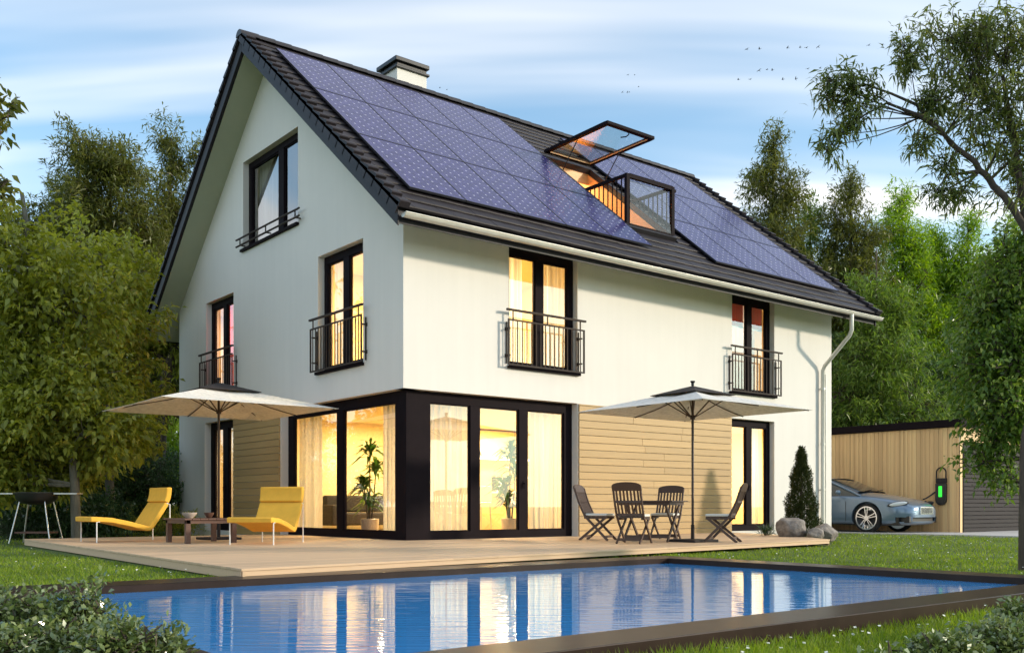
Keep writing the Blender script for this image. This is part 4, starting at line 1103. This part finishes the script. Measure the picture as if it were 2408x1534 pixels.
lawn('grass', 120000, 3.3, 8.5, -300, 2700, 1.2, .05, .12, .0055)
lawn('grass', 150000, 8.2, 34, -500, 2900, 1.6, .035, .075, .0075)
x, y, d = sample(1000, 4, 26, -300, 2700, 1.4)
k = len(x); pos = np.stack([x, y, rg.uniform(GZ0+.05, GZ0+.085, k) - .075*np.clip((PY1-.1-y)/(PY1-PY0-.2), 0, 1)], 1)
cs = []
for a in (0, 1.57):
    co, _ = leaf_arrays(pos - np.stack([np.cos(np.full(k, a)), np.sin(np.full(k, a)), np.zeros(k)], 1)*.012, np.tile([math.cos(a), math.sin(a), .15], (k, 1)), np.tile([0, 0, 1.], (k, 1))+rg.normal(0, .4, (k, 3)), np.full(k, .026), np.full(k, .022)); cs.append(co)
co = np.concatenate(cs); tag(npmesh('daisies', co, np.arange(len(co), dtype=np.int32).reshape(-1, 4), M['daisy']), 'tiny white daisies scattered over the lawn', 'flowers', None, 'stuff')

# ================================================================== PLANTS
def unit(a): return a/np.maximum(np.linalg.norm(a, axis=-1, keepdims=True), 1e-6)

def crown_leaves(rg, centers, outd, per, spread, length, L, W, droop, lw=.3, elong=1.0, up=0.0):
    """a cluster of leaves round a short twig at every centre"""
    n = len(centers); k = n*per
    c = np.repeat(centers, per, 0); o = np.repeat(outd, per, 0); t = rg.uniform(-.5, .5, (k, 1))
    prof = 1-.6*(t+.5)
    pos = c + o*t*length + rg.normal(0, 1, (k, 3))*spread*prof
    d = unit(o*.75 + rg.normal(0, .75, (k, 3)) + np.array([0, 0, -droop+up]))
    nrm = unit(rg.normal(0, .55, (k, 3)) + np.array([0, 0, 1.0]))
    ll = L*rg.uniform(.6, 1.25, k)
    return leaf_arrays(pos, d, nrm, ll, ll*W/L*rg.uniform(.8, 1.2, k), .12, lw)

def make_tree(name, loc, trunk, blobs, leaf, seed, label, cat='tree', group=None, bark='bark', twig_r=.007, extra_limbs=(), lean_up=.35, shell=.55):
    """trunk: [(x,y,z,r)], blobs: [(cx,cy,cz,rx,ry,rz,nclumps)] relative to loc; leaf: dict"""
    rg = np.random.default_rng(seed); r = empty(name, loc, 0, label, cat, group)
    tm = MB(); tp = [Vector(p[:3]) for p in trunk]; tr = [p[3] for p in trunk]
    # smooth the trunk line
    pts, rad = [], []
    for i in range(len(tp)-1):
        for k in range(4):
            t = k/4; p = tp[i].lerp(tp[i+1], t)
            pts.append(p + Vector(rg.normal(0, .02, 3))*(.6 if i else .2)); rad.append(tr[i]+(tr[i+1]-tr[i])*t)
    pts.append(tp[-1]); rad.append(tr[-1]); tm.tube(pts, rad, 9)
    P = np.array([tuple(p) for p in pts]); cen, out = [], []
    def limb(a, b, r0, r1, sag):
        m = a.lerp(b, .5) + Vector(rg.normal(0, .12, 3))*(b-a).length*.5 + Vector((0, 0, sag*(b-a).length))
        q = [a*(1-t)**2 + m*2*t*(1-t) + b*t*t for t in (0, .25, .5, .75, 1)]
        tm.tube(q, [r0+(r1-r0)*t for t in (0, .25, .5, .75, 1)], 6, cap=False); return q
    for lb in extra_limbs:
        q = [Vector(p[:3]) for p in lb]; tm.tube(q, [p[3] for p in lb], 7)
    for (cx, cy, cz, rx, ry, rz, nc) in blobs:
        bc = Vector((cx, cy, cz)); low = np.array([cx, cy, cz-.35*rz])
        dd = np.linalg.norm(P-low, axis=1) + (np.maximum(0, P[:, 2]-cz)*2 if nc > 12 else 0); i = int(np.argmin(dd)); base = Vector(P[i])
        rb = min(max(.006, rad[i]*.55), .004*nc+.004); nl = max(1, min(5, nc//30)); hubs = []
        for _ in range(nl):
            h = bc + Vector(rg.normal(0, .36, 3))*min(rx, ry, rz) if nl > 1 else bc
            q = limb(base, h, rb, rb*.35, -.06); hubs += q[2:]
        H = np.array([tuple(h) for h in hubs])
        u = unit(rg.normal(0, 1, (nc, 3))); rr = rg.uniform(0, 1, (nc, 1))**shell
        c = np.array([cx, cy, cz]) + u*rr*np.array([rx, ry, rz])
        o = unit(c-np.array([cx, cy, cz]) + rg.normal(0, .35, (nc, 3))*min(rx, rz) + np.array([0, 0, lean_up*rz]))
        cen.append(c); out.append(o)
        for j in range(nc):
            k = int(np.argmin(np.linalg.norm(H-c[j], axis=1)))
            tip = Vector(c[j] + o[j]*leaf['len']*.4)
            a = H[k]; mid = (Vector(a)+Vector(c[j]))*.5 + Vector(rg.normal(0, .06, 3)); tm.tube([a, mid, c[j], tip], [twig_r*1.8, twig_r*1.4, twig_r, twig_r*.4], 4, cap=False)
    tm.build('trunk', M[bark], r, smooth=True, clean=False)
    co, q = crown_leaves(rg, np.concatenate(cen), np.concatenate(out), leaf['per'], leaf['spread'], leaf['len'], leaf['L'], leaf['W'], leaf['droop'], leaf.get('lw', .25), up=leaf.get('up', 0))
    npmesh('crown', co, q, M[leaf['mat']], r)
    return r

def place(px, depth, z=GZ0):
    p = at(px, depth, z)
    if z == GZ0: p.z = zg(p.y)
    return p
VR = lambda r, v, z: (RV.x*r+VV.x*v, RV.y*r+VV.y*v, z)     # offsets: sideways, away, up
def tr(*p): return [(*VR(a, b, c), d) for a, b, c, d in p]
def bl(*p): return [(*VR(a, b, c), rx, ry, rz, n) for a, b, c, rx, ry, rz, n in p]

OL = dict(per=62, spread=.22, len=.6, L=.165, W=.085, droop=.45, mat='leaf_olive')
DK = dict(per=56, spread=.20, len=.75, L=.25, W=.044, droop=.30, mat='leaf_dark', up=.25)
BR = dict(per=60, spread=.22, len=.8, L=.24, W=.044, droop=.35, mat='leaf_bright', up=.2)
WI = dict(per=46, spread=.075, len=.36, L=.135, W=.024, droop=.35, mat='leaf_willow')

# --- left of the house
make_tree('broadleaf_tree', place(40, 20.5), tr((1.25, 0, 0, .11), (1.2, 0, 1.6, .09), (.9, .1, 3.2, .08), (.3, .2, 5.4, .08), (0, .2, 7.4, .04)),
    bl((-.3, 0, 6.1, 1.8, 1.5, 1.5, 85), (.8, 0, 5.0, 1.6, 1.3, 1.3, 80), (-.8, -.3, 4.2, 1.9, 1.5, 1.5, 85), (1.1, -.2, 3.2, 1.4, 1.2, 1.1, 66), (0, -.5, 2.5, 1.7, 1.3, .9, 66), (1.7, .3, 2.4, 1.0, 1.0, .8, 60), (-.6, -.4, 1.5, 1.1, 1.0, .7, 60), (.5, .6, 1.6, 1.2, 1.0, .6, 50)),
    OL, 21, 'big olive green broadleaf tree at the far left, behind the barbecue', bark='palebark')
make_tree('broadleaf_tree', place(235, 24), tr((.3, 0, 0, .12), (.2, 0, 2, .10), (0, 0, 4.5, .08), (0, 0, 7, .05)),
    bl((-.1, 0, 6.5, 1.2, 1.3, 1.5, 60), (.3, 0, 5.0, 1.3, 1.4, 1.2, 62), (-.5, .2, 4.1, 1.4, 1.3, 1.3, 60), (.4, 0, 3.5, 1.2, 1.2, 1.0, 50), (.1, 0, 2.5, 1.4, 1.2, .8, 50)),
    dict(OL, L=.17), 22, 'olive green tree between the far left tree and the gable eaves', bark='palebark')
make_tree('feathery_tree', place(255, 31), tr((0, 0, 0, .2), (.1, 0, 4, .16), (0, 0, 8, .10), (.1, 0, 12.4, .04)),
    bl((-.7, 0, 11.7, 1.0, 1.0, 1.1, 80), (.4, 0, 11.4, 1.0, 1.0, 1.0, 75), (0, 0, 9.8, 1.8, 1.5, 1.5, 190), (-.9, 0, 8.0, 1.7, 1.5, 1.5, 160), (.9, 0, 7.8, 1.6, 1.5, 1.5, 160), (0, 0, 5.6, 2.1, 1.6, 1.8, 150)),
    DK, 23, 'dark feathery tree with a rounded top behind the olive green tree')
make_tree('feathery_tree', place(395, 33), tr((-.4, 0, 0, .22), (-.2, 0, 4, .18), (0, 0, 8, .12), (.1, 0, 13.2, .03)),
    bl((.0, 0, 13.2, .45, .45, .9, 18), (.15, 0, 12.2, .6, .6, .8, 22), (1.05, 0, 12.5, .5, .5, .45, 14), (.3, 0, 10.8, 1.2, 1.2, 1.2, 95), (-.2, 0, 9.0, 1.8, 1.5, 1.6, 190), (.5, 0, 7.0, 1.9, 1.6, 1.7, 190), (-.3, 0, 4.8, 1.8, 1.6, 1.5, 100)),
    dict(DK, per=52), 24, 'tallest dark feathery tree, its tip beside the roof gable',
    extra_limbs=[tr((.1, 0, 10.0, .05), (.7, 0, 11.3, .04), (1.5, 0, 12.4, .02))])
make_tree('feathery_tree', place(150, 34), tr((0, 0, 0, .2), (.1, 0, 4, .16), (0, 0, 8, .10), (.1, 0, 11.4, .04)),
    bl((.2, 0, 11.0, 1.1, 1.0, 1.0, 80), (-.9, 0, 9.8, 1.5, 1.3, 1.3, 130), (.8, 0, 9.2, 1.5, 1.4, 1.4, 130), (0, 0, 7.4, 2.2, 1.5, 1.6, 190), (0, 0, 5.0, 2.3, 1.5, 1.7, 160)),
    DK, 29, 'dark feathery tree whose top shows just above the far left tree')
make_tree('leaning_tree', place(335, 27.5), tr((-.05, 0, 0, .26), (.15, 0, 1.6, .22), (.45, 0, 3.4, .19), (.85, .1, 5.2, .13), (1.0, .2, 6.6, .06)),
    bl((.4, .3, 6.4, 1.3, 1.2, 1.1, 70), (1.0, .4, 5.4, .9, 1.0, .8, 45), (-.3, .3, 5.5, 1.1, 1.0, .9, 50)),
    OL, 25, 'leaning dark trunked tree close to the left end of the house',
    extra_limbs=[tr((.45, 0, 3.3, .12), (.15, .1, 4.2, .1), (-.4, .2, 5.2, .05)), tr((.1, 0, .6, .14), (-.55, 0, 2.2, .11), (-.9, 0, 4, .07))])
make_tree('bright_tree', place(372, 36), tr((0, 0, 0, .2), (0, 0, 4, .14), (0, 0, 7, .06)),
    bl((0, 0, 5.2, 1.7, 1.3, 1.6, 120), (-.6, 0, 3.2, 1.9, 1.4, 1.5, 120), (.6, 0, 2.2, 1.8, 1.4, 1.3, 110)), BR, 26, 'sunlit yellow green tree glimpsed behind the leaning trunk')
make_tree('feathery_tree', place(60, 40), tr((0, 0, 0, .2), (0, 0, 5, .14), (0, 0, 9, .06)),
    bl((0, 0, 8.6, 2.4, 1.6, 2.0, 130), (1.6, 0, 6.4, 2.6, 1.6, 2.2, 150), (-1.6, 0, 6.4, 2.6, 1.6, 2.2, 150), (0, 0, 3.6, 3.6, 1.6, 2.2, 150)), dict(DK, L=.24, W=.045), 27, 'dark distant tree filling the gap behind the far left tree')
# a branch of a tree standing outside the frame on the left
make_tree('overhanging_tree', place(-330, 9.6), tr((0, 0, 0, .15), (0, 0, 2.5, .12), (.25, 0, 4.2, .08), (.55, 0, 5.0, .04)),
    bl((.50, 0, 4.25, .34, .4, .24, 16), (1.05, 0, 4.72, .42, .4, .30, 22), (1.10, 0, 4.0, .34, .35, .18, 13), (1.36, 0, 4.55, .17, .2, .26, 9), (1.34, 0, 3.92, .15, .2, .12, 6)), dict(per=20, spread=.08, len=.30, L=.115, W=.05, droop=.5, mat='leaf_dark'), 28,
    'dark leafy branch reaching in at the upper left edge')

LA = dict(per=120, spread=.17, len=.4, L=.085, W=.034, droop=.2, mat='leaf_laurel')
def bush(px, depth, w, h, n, leaf, seed, label, group=None, name='shrub', deep=None):
    w2 = deep or w*.8
    return make_tree(name, place(px, depth), tr((0, 0, 0, .02*h**.5), (0, 0, h*.35, .014*h**.5), (0, 0, h*.6, .008*h**.5)),
        bl((0, 0, h*.52, w, w2, h*.46, n), (-w*.45, 0, h*.38, w*.6, w2*.7, h*.38, n//2), (w*.45, 0, h*.36, w*.6, w2*.7, h*.36, n//2)), leaf, seed, label, 'shrub', group, shell=.4, twig_r=.003 if h < 1 else .007)
for i, (px, dep, w, h, l) in enumerate(((30, 24.5, 1.4, 2.9, 'dark glossy shrub at the left edge behind the barbecue'), (150, 25.5, 1.4, 2.6, 'dark glossy shrub behind the right shelf of the barbecue'),
        (265, 26, 1.3, 2.9, 'tall dark glossy shrub behind the left yellow lounger'), (370, 26.5, 1.1, 2.3, 'dark glossy shrub against the left corner of the house'), (95, 22.6, 1.0, 1.5, 'dark shrub hiding the foot of the far left tree'), (205, 22.8, .9, 1.15, 'low dark shrub just behind the left lounger foot'))):
    bush(px, dep, w, h, 62, LA, 40+i, l, 'dark shrubs left of the house')
# a far belt of trees closing the garden off, one mass
rg = np.random.default_rng(77); n = 900; pxs = rg.uniform(-500, 2900, n); dd = rg.uniform(52, 66, n)
rr_ = (pxs-1203.5)/2291*dd; hh = 1.0+5.6*rg.random(n)*(.75+.25*np.sin(pxs*.02)+.12*np.sin(pxs*.07))
c = np.stack([CAM.x+VV.x*dd+RV.x*rr_, CAM.y+VV.y*dd+RV.y*rr_, hh], 1)
co, q = crown_leaves(rg, c, unit(rg.normal(0, .5, (n, 3))+np.array([0, 0, .6])), 60, .65, 1.6, .55, .22, .3)
tag(npmesh('distant_wood', co, q, M['leaf_dark']), 'dark belt of distant trees closing off the garden', 'wood', None, 'stuff')
# --- ferny ground cover under the shrubs and along the wall
FE = dict(per=60, spread=.1, len=.4, L=.13, W=.022, droop=-.6, mat='leaf_bright', up=.5)
for i, (px, dep, w, h, l) in enumerate(((60, 22.2, 1.0, .75, 'soft green ferny plant left of the barbecue legs'), (300, 24, 1.3, .85, 'soft green ferny plant behind the left lounger'), (405, 24.5, .7, .55, 'low green plant at the foot of the gable wall'))):
    bush(px, dep, w, h, 26, dict(FE, mat='leaf_tuft' if i == 0 else 'leaf_olive'), 60+i, l, 'ferny plants left of the house', 'fern')

# --- right of the house
def bamboo(px, depth, top, seed, label, leaf=DK, w=1.3, dens=1.0, bark='bark', spire=True):
    h = top; b = [(0, 0, h-.6, w*.30, w*.3, .9, int(16*dens))] if spire else []
    b += [(-w*.3, 0, h-1.9, w*.5, w*.5, 1.0, int(30*dens)), (w*.35, 0, h-2.4, w*.6, w*.5, 1.1, int(36*dens)), (0, 0, h-3.9, w*.95, w*.9, 1.3, int(80*dens)), (-w*.5, 0, h-5.6, w, w*.9, 1.5, int(80*dens)), (w*.5, 0, h-5.9, w, w*.9, 1.5, int(80*dens)), (0, 0, h-7.8, w*1.4, w, 1.7, int(100*dens)), (0, 0, h-10.2, w*1.5, w, 1.8, int(90*dens))]
    b = [q for q in b if q[2] > .8]
    return make_tree('feathery_tree', place(px, depth), tr((0, 0, 0, .2), (.1, 0, h*.4, .14), (0, 0, h*.75, .07), (0, 0, h, .015)), bl(*b), leaf, seed, label, 'tree', 'trees behind the house on the right')
bamboo(1818, 36, 14.6, 71, 'slender spire topped tree just right of the roof ridge', w=1.35, dens=1.4)
bamboo(1905, 38, 12.6, 72, 'mid green feathery tree rising behind the roof slope', dict(DK, mat='leaf_fresh'), 1.75, 1.5)
bamboo(2000, 37, 13.3, 73, 'dark pointed tree left of the bright green tree', w=1.5, dens=1.5)
bamboo(1740, 40, 11.2, 74, 'feathery tree half hidden by the roof verge', w=1.7, dens=1.5)
bamboo(2120, 39, 13.4, 75, 'bright lime green tree between the dark trees on the right', BR, 1.4, 1.6)
bamboo(2200, 40, 12.2, 76, 'pale lime green tree right of the brightest tree', dict(BR, mat='leaf_bright'), 1.5, 1.5)
bamboo(2330, 41, 10.2, 77, 'green tree behind the garage roof at the right edge', BR, 2.1, 1.6, spire=False)
bamboo(2275, 39.5, 12.4, 79, 'leafy green tree filling the gap left of the hanging garden tree', BR, 1.5, 1.5)
bamboo(2385, 40.5, 12.6, 70, 'bright tree behind the hanging garden tree at the right edge', BR, 1.8, 1.5)
bamboo(2060, 33.5, 9.6, 78, 'mid green tree just behind the garage', dict(DK, mat='leaf_fresh'), 1.8, 1.6, spire=False)
LB = dict(per=85, spread=.26, len=.7, L=.20, W=.055, droop=.4, mat='leaf_laurel')
for i, (px, dep, w, h, l) in enumerate(((1990, 30.8, 1.5, 6.6, 'dark laurel between the house end and the garage roof'), (2110, 31.0, 1.5, 6.2, 'dark laurel rising over the middle of the garage roof'), (2240, 31.5, 1.6, 6.4, 'dark laurel rising over the right of the garage roof'), (2370, 31.5, 1.6, 6.0, 'dark laurel behind the garage at the right edge'))):
    x = place(px, dep)
    if x.x < 23.3: x = x + (Vector((RV.x*0, 1, 0))*0)
    bush(px, 38 if False else dep+4.5, w*1.15, h+1.0, 80, LB, 80+i, l, 'laurels behind the garage', 'laurel')

make_tree('willow_tree', place(2404, 12.2), tr((0, 0, 0, .06), (.03, 0, 1.4, .06), (.16, 0, 2.6, .054), (.2, 0, 3.5, .05), (.08, 0, 4.2, .046), (-.35, 0, 4.83, .042), (-.6, 0, 5.08, .036), (-.96, .05, 5.46, .026), (-1.25, .1, 5.71, .018)),
    bl((-.45, .1, 6.15, .65, .7, .85, 62), (0, 0, 6.6, .7, .7, .6, 50), (-.82, 0, 6.62, .5, .5, .48, 30), (-1.42, 0, 6.45, .22, .25, .32, 16), (-.13, .1, 5.50, .62, .6, .6, 40), (.1, .1, 4.95, .5, .5, .45, 22), (.6, 0, 6.0, .6, .6, .9, 40), (-1.14, 0, 5.9, .2, .22, .22, 16),
       (-1.30, 0, 5.36, .13, .15, .25, 9), (-.95, 0, 5.08, .15, .15, .1, 7), (-1.03, 0, 4.74, .14, .14, .1, 8), (-.80, 0, 4.7, .1, .12, .08, 5),
       (-2.15, 0, 6.10, .13, .15, .08, 6), (-2.4, 0, 6.14, .12, .15, .10, 6), (-2.46, 0, 5.90, .10, .12, .08, 5), (-2.22, 0, 5.86, .12, .14, .07, 6), (-2.0, 0, 6.08, .08, .12, .06, 4), (-1.85, 0, 5.88, .10, .12, .07, 4), (-2.1, 0, 5.66, .12, .14, .08, 7), (-2.3, 0, 5.48, .10, .12, .08, 5), (-2.42, 0, 5.32, .06, .1, .12, 5)),
    dict(WI, per=38), 90, 'dark narrow leaved tree leaning in from the right edge', twig_r=.0045,
    extra_limbs=[tr((-.8, .05, 5.30, .03), (-1.33, 0, 5.83, .020), (-1.65, 0, 5.97, .015), (-1.99, 0, 6.09, .011), (-2.2, 0, 6.02, .007), (-2.45, 0, 5.86, .004)), tr((-1.0, .05, 5.50, .026), (-1.25, 0, 5.68, .022), (-1.70, 0, 5.85, .016), (-1.98, 0, 5.70, .012), (-2.2, 0, 5.55, .008), (-2.42, 0, 5.3, .004)),
        tr((.05, 0, 4.3, .05), (-.1, 0, 5.3, .035), (-.25, 0, 6.2, .02)), tr((-.5, 0, 5.0, .03), (-.95, 0, 4.95, .012), (-1.1, 0, 4.72, .005))])
make_tree('garden_tree', place(2520, 13.2), tr((0, 0, 0, .12), (-.1, 0, 1.6, .1), (-.3, 0, 3.0, .07), (-.5, 0, 4.2, .03)),
    bl((-.65, 0, 4.1, .6, .7, .5, 70), (-.85, 0, 3.5, .7, .7, .6, 110), (-1.0, 0, 2.8, .75, .7, .6, 110), (-.8, 0, 2.2, .8, .7, .5, 100), (-.9, .1, 1.75, .45, .4, .28, 26), (-1.12, .1, 1.42, .34, .3, .16, 12), (-.85, 0, 1.15, .30, .3, .20, 10), (-.2, 0, 3.2, .8, .7, .9, 80)),
    dict(per=40, spread=.13, len=.38, L=.085, W=.045, droop=.5, mat='leaf_fresh'), 91, 'fresh green broadleaf tree hanging in front of the garage')

# --- conifer, tuft, foreground shrubs
cz = empty('conifer', (9.95, -1.5, GZ0), 0, 'small dark cone shaped conifer by the right end of the house', 'conifer')
MB().tube([(0, 0, 0), (0, 0, .8), (0, 0, 1.9)], [.06, .04, .01], 8).build('trunk', M['bark'], cz)
rg = np.random.default_rng(5); n = 1500; t = rg.random(n)**1.35; hgt = .08 + t*1.98
rad = .46*(1-t)**.75*(1+.12*np.sin(t*21))*(.35+.65*rg.random(n)**.35) ; th = rg.uniform(0, 2*np.pi, n)
c = np.stack([rad*np.cos(th), rad*np.sin(th), hgt], 1); o = unit(np.stack([np.cos(th)*.5, np.sin(th)*.5, np.full(n, .95)], 1))
co, q = crown_leaves(rg, c, o, 26, .022, .16, .055, .013, -.2, .05); npmesh('foliage', co, q, M['leaf_conifer'], cz)
tf = empty('grass_tuft', (7.75, -2.15, -.0), 0, 'spiky dark grass tuft beside the boulders', 'plant')
n = 130; th = rg.uniform(0, 2*np.pi, n); e = rg.uniform(.25, 1.35, n)
d = np.stack([np.cos(th)*np.cos(e), np.sin(th)*np.cos(e), np.sin(e)], 1)
co, q = leaf_arrays(np.stack([rg.normal(0, .05, n), rg.normal(0, .05, n), np.zeros(n)], 1), d, np.tile([0, 0, 1.], (n, 1))+rg.normal(0, .2, (n, 3)), rg.uniform(.25, .46, n), np.full(n, .02), .1, .3)
npmesh('foliage', co, q, M['leaf_tuft'], tf)

SH = dict(per=44, spread=.055, len=.14, L=.040, W=.020, droop=.0, mat='leaf_shrub', lw=.1)
for i, (px, dep, w, h, n_, l) in enumerate(((-30, 5.1, .42, .36, 130, 'glossy leaved shrub in the lower left corner'), (110, 4.7, .34, .22, 105, 'glossy leaved shrub in front of the left pool corner'), (205, 5.0, .17, .43, 40, 'taller sprig of glossy leaves overlapping the pool water at left'), (300, 4.6, .22, .27, 55, 'low pale leaved sprig against the near left pool edge'),
        (2370, 5.2, .30, .17, 120, 'glossy leaved shrub in the lower right corner'), (2220, 4.8, .19, .14, 80, 'glossy leaved shrub on the grass left of the lower right corner'), (2095, 4.45, .14, .08, 45, 'lowest small shrub in the grass, bottom right'), (2440, 5.8, .24, .28, 70, 'shrub at the right edge by the pool corner'))):
    bush(px, dep, w, h, n_, SH, 100+i, l, 'foreground shrubs', 'foreground_shrub', deep=w*.6)

# ================================================================== BIRDS
def bird_mesh():
    m = MB(); m.sphere((0, 0, 0), .06, 8, 6, (2.2, .7, .7))
    m.add([(.05, .03, .02), (-.06, .03, .02), (-.05, .26, .09), (-.12, .44, .03), (.03, .26, .09)], [(0, 1, 2, 4), (4, 2, 3)])
    m.add([(.05, -.03, .02), (-.06, -.03, .02), (-.05, -.26, .09), (-.12, -.44, .03), (.03, -.26, .09)], [(4, 2, 1, 0), (3, 2, 4)])
    m.add([(-.12, .03, 0), (-.12, -.03, 0), (-.26, -.05, 0), (-.26, .05, 0)], [(0, 1, 2, 3)]); return m
bm_ = None
Z3 = lambda x, y: ((2540+x/1.848)*.6268, y/1.848*.6268)
Z2 = lambda x, y: ((1200+x/1.848)*.6268, y/1.848*.6268)
birds = [Z3(*p) for p in ((480, 343), (568, 340), (763, 332), (850, 330), (893, 332), (975, 327), (1325, 315), (1422, 312), (565, 490), (620, 484), (657, 487), (903, 478), (988, 473), (1425, 457), (422, 553), (503, 551), (730, 551), (821, 547), (1532, 515))]
birds2 = [Z2(*p) for p in ((830, 610), (878, 623), (2133, 520), (2180, 521), (2207, 603), (2095, 640), (2130, 641), (2143, 640))]
rgb = random.Random(9)
for grp, lst, lab in (('birds in the large flock', birds, 'tiny dark bird of the large flock beside the right hand tree'), ('birds in the small flock', birds2, 'tiny dark bird of the scattered pairs above the roof ridge')):
    for (px_, py_) in lst:
        D = rgb.uniform(62, 72) if lst is birds else rgb.uniform(95, 110)
        p = at(px_, D); p.z = CAM.z + (1188-py_)/2291*D
        if bm_ is None: bm_ = bird_mesh().build('bird', M['bird'], None); o = bm_
        else: o = bm_.copy(); col.objects.link(o)
        o.location = p; o.scale = (.55,)*3; o.rotation_euler = (R(rgb.uniform(-15, 15)), R(rgb.uniform(-10, 10)), R(150+rgb.uniform(-30, 30))); tag(o, lab, 'bird', grp)

# ================================================================== LIGHT AND SKY
SUN = Vector((.80, -.80, .30)).normalized()
sl_ = bpy.data.lights.new('sun', 'SUN'); sl_.energy = SUN_E; sl_.angle = R(4.0); sl_.color = (1, .85, .66)
so = bpy.data.objects.new('sun', sl_); col.objects.link(so); so.rotation_euler = SUN.to_track_quat('Z', 'Y').to_euler(); so.location = (30, -30, 20)
w = bpy.data.worlds.new('World'); sc.world = w; w.use_nodes = True; nt = w.node_tree; nd = nt.nodes; lk = nt.links
bg = nd['Background']; bg.inputs['Strength'].default_value = SKY_S
sky = nd.new('ShaderNodeTexSky'); sky.sky_type = 'NISHITA'; sky.sun_disc = False
sky.sun_elevation = math.asin(SUN.z); sky.sun_rotation = math.atan2(SUN.x, SUN.y); sky.air_density = 1.0; sky.dust_density = .6; sky.ozone_density = 3.0
tc = nd.new('ShaderNodeTexCoord'); rot = nd.new('ShaderNodeVectorRotate'); rot.rotation_type = 'Z_AXIS'; rot.inputs['Angle'].default_value = math.atan2(.627, .779)
lk.new(tc.outputs['Generated'], rot.inputs['Vector'])
sp = nd.new('ShaderNodeSeparateXYZ'); lk.new(rot.outputs[0], sp.inputs[0])
def mth(op, a, b=None, c=None, clamp=False):
    n = nd.new('ShaderNodeMath'); n.operation = op; n.use_clamp = clamp
    for i, v in enumerate((a, b, c)):
        if v is None: continue
        if hasattr(v, 'links'): lk.new(v, n.inputs[i])
        else: n.inputs[i].default_value = v
    return n.outputs[0]
zz = mth('MAXIMUM', sp.outputs['Z'], 0.0); den = mth('ADD', zz, .12)
u_ = mth('DIVIDE', sp.outputs['X'], den); v_ = mth('DIVIDE', sp.outputs['Y'], den)
cb = nd.new('ShaderNodeCombineXYZ'); lk.new(mth('MULTIPLY', u_, .30), cb.inputs[0]); lk.new(mth('MULTIPLY', v_, 1.5), cb.inputs[1])
nz = nd.new('ShaderNodeTexNoise'); nz.inputs['Scale'].default_value = CLOUD_SCALE; nz.inputs['Detail'].default_value = 4; nz.inputs['Roughness'].default_value = .45; nz.inputs['Distortion'].default_value = .4
mpn = nd.new('ShaderNodeMapping'); mpn.inputs['Location'].default_value = CLOUD_OFF; lk.new(cb.outputs[0], mpn.inputs[0]); lk.new(mpn.outputs[0], nz.inputs['Vector'])
rmp = nd.new('ShaderNodeMapRange'); rmp.interpolation_type = 'SMOOTHSTEP'; lk.new(nz.outputs['Fac'], rmp.inputs[0])
for i, v in ((1, .36), (2, .72), (3, .10), (4, .88)): rmp.inputs[i].default_value = v
# thin veil whitening towards the horizon
veil = mth('POWER', mth('SUBTRACT', 1.0, zz, clamp=True), 4.2)
cm_ = mth('MAXIMUM', rmp.outputs[0], mth('MULTIPLY', veil, .85), clamp=True)
mx = nd.new('ShaderNodeMix'); mx.data_type = 'RGBA'; lk.new(cm_, mx.inputs[0]); mx.inputs[7].default_value = (*CLOUD_C, 1)
tn = nd.new('ShaderNodeMix'); tn.data_type = 'RGBA'; tn.blend_type = 'MULTIPLY'; tn.inputs[0].default_value = 1; tn.inputs[7].default_value = (*SKY_TINT, 1)
lk.new(sky.outputs[0], tn.inputs[6]); lk.new(tn.outputs[2], mx.inputs[6])
lk.new(mx.outputs[2], bg.inputs['Color'])

sc.view_settings.view_transform = 'Standard'; sc.view_settings.look = 'None'; sc.view_settings.gamma = 1; sc.view_settings.exposure = EXPOSURE
sc.render.engine = 'CYCLES'; cy = sc.cycles
cy.use_denoising = True
try: cy.denoiser = 'OPENIMAGEDENOISE'
except Exception: pass
cy.max_bounces = 8; cy.diffuse_bounces = 4; cy.glossy_bounces = 4; cy.transmission_bounces = 6; cy.transparent_max_bounces = 16; cy.caustics_reflective = False; cy.caustics_refractive = False
cy.sample_clamp_indirect = 6
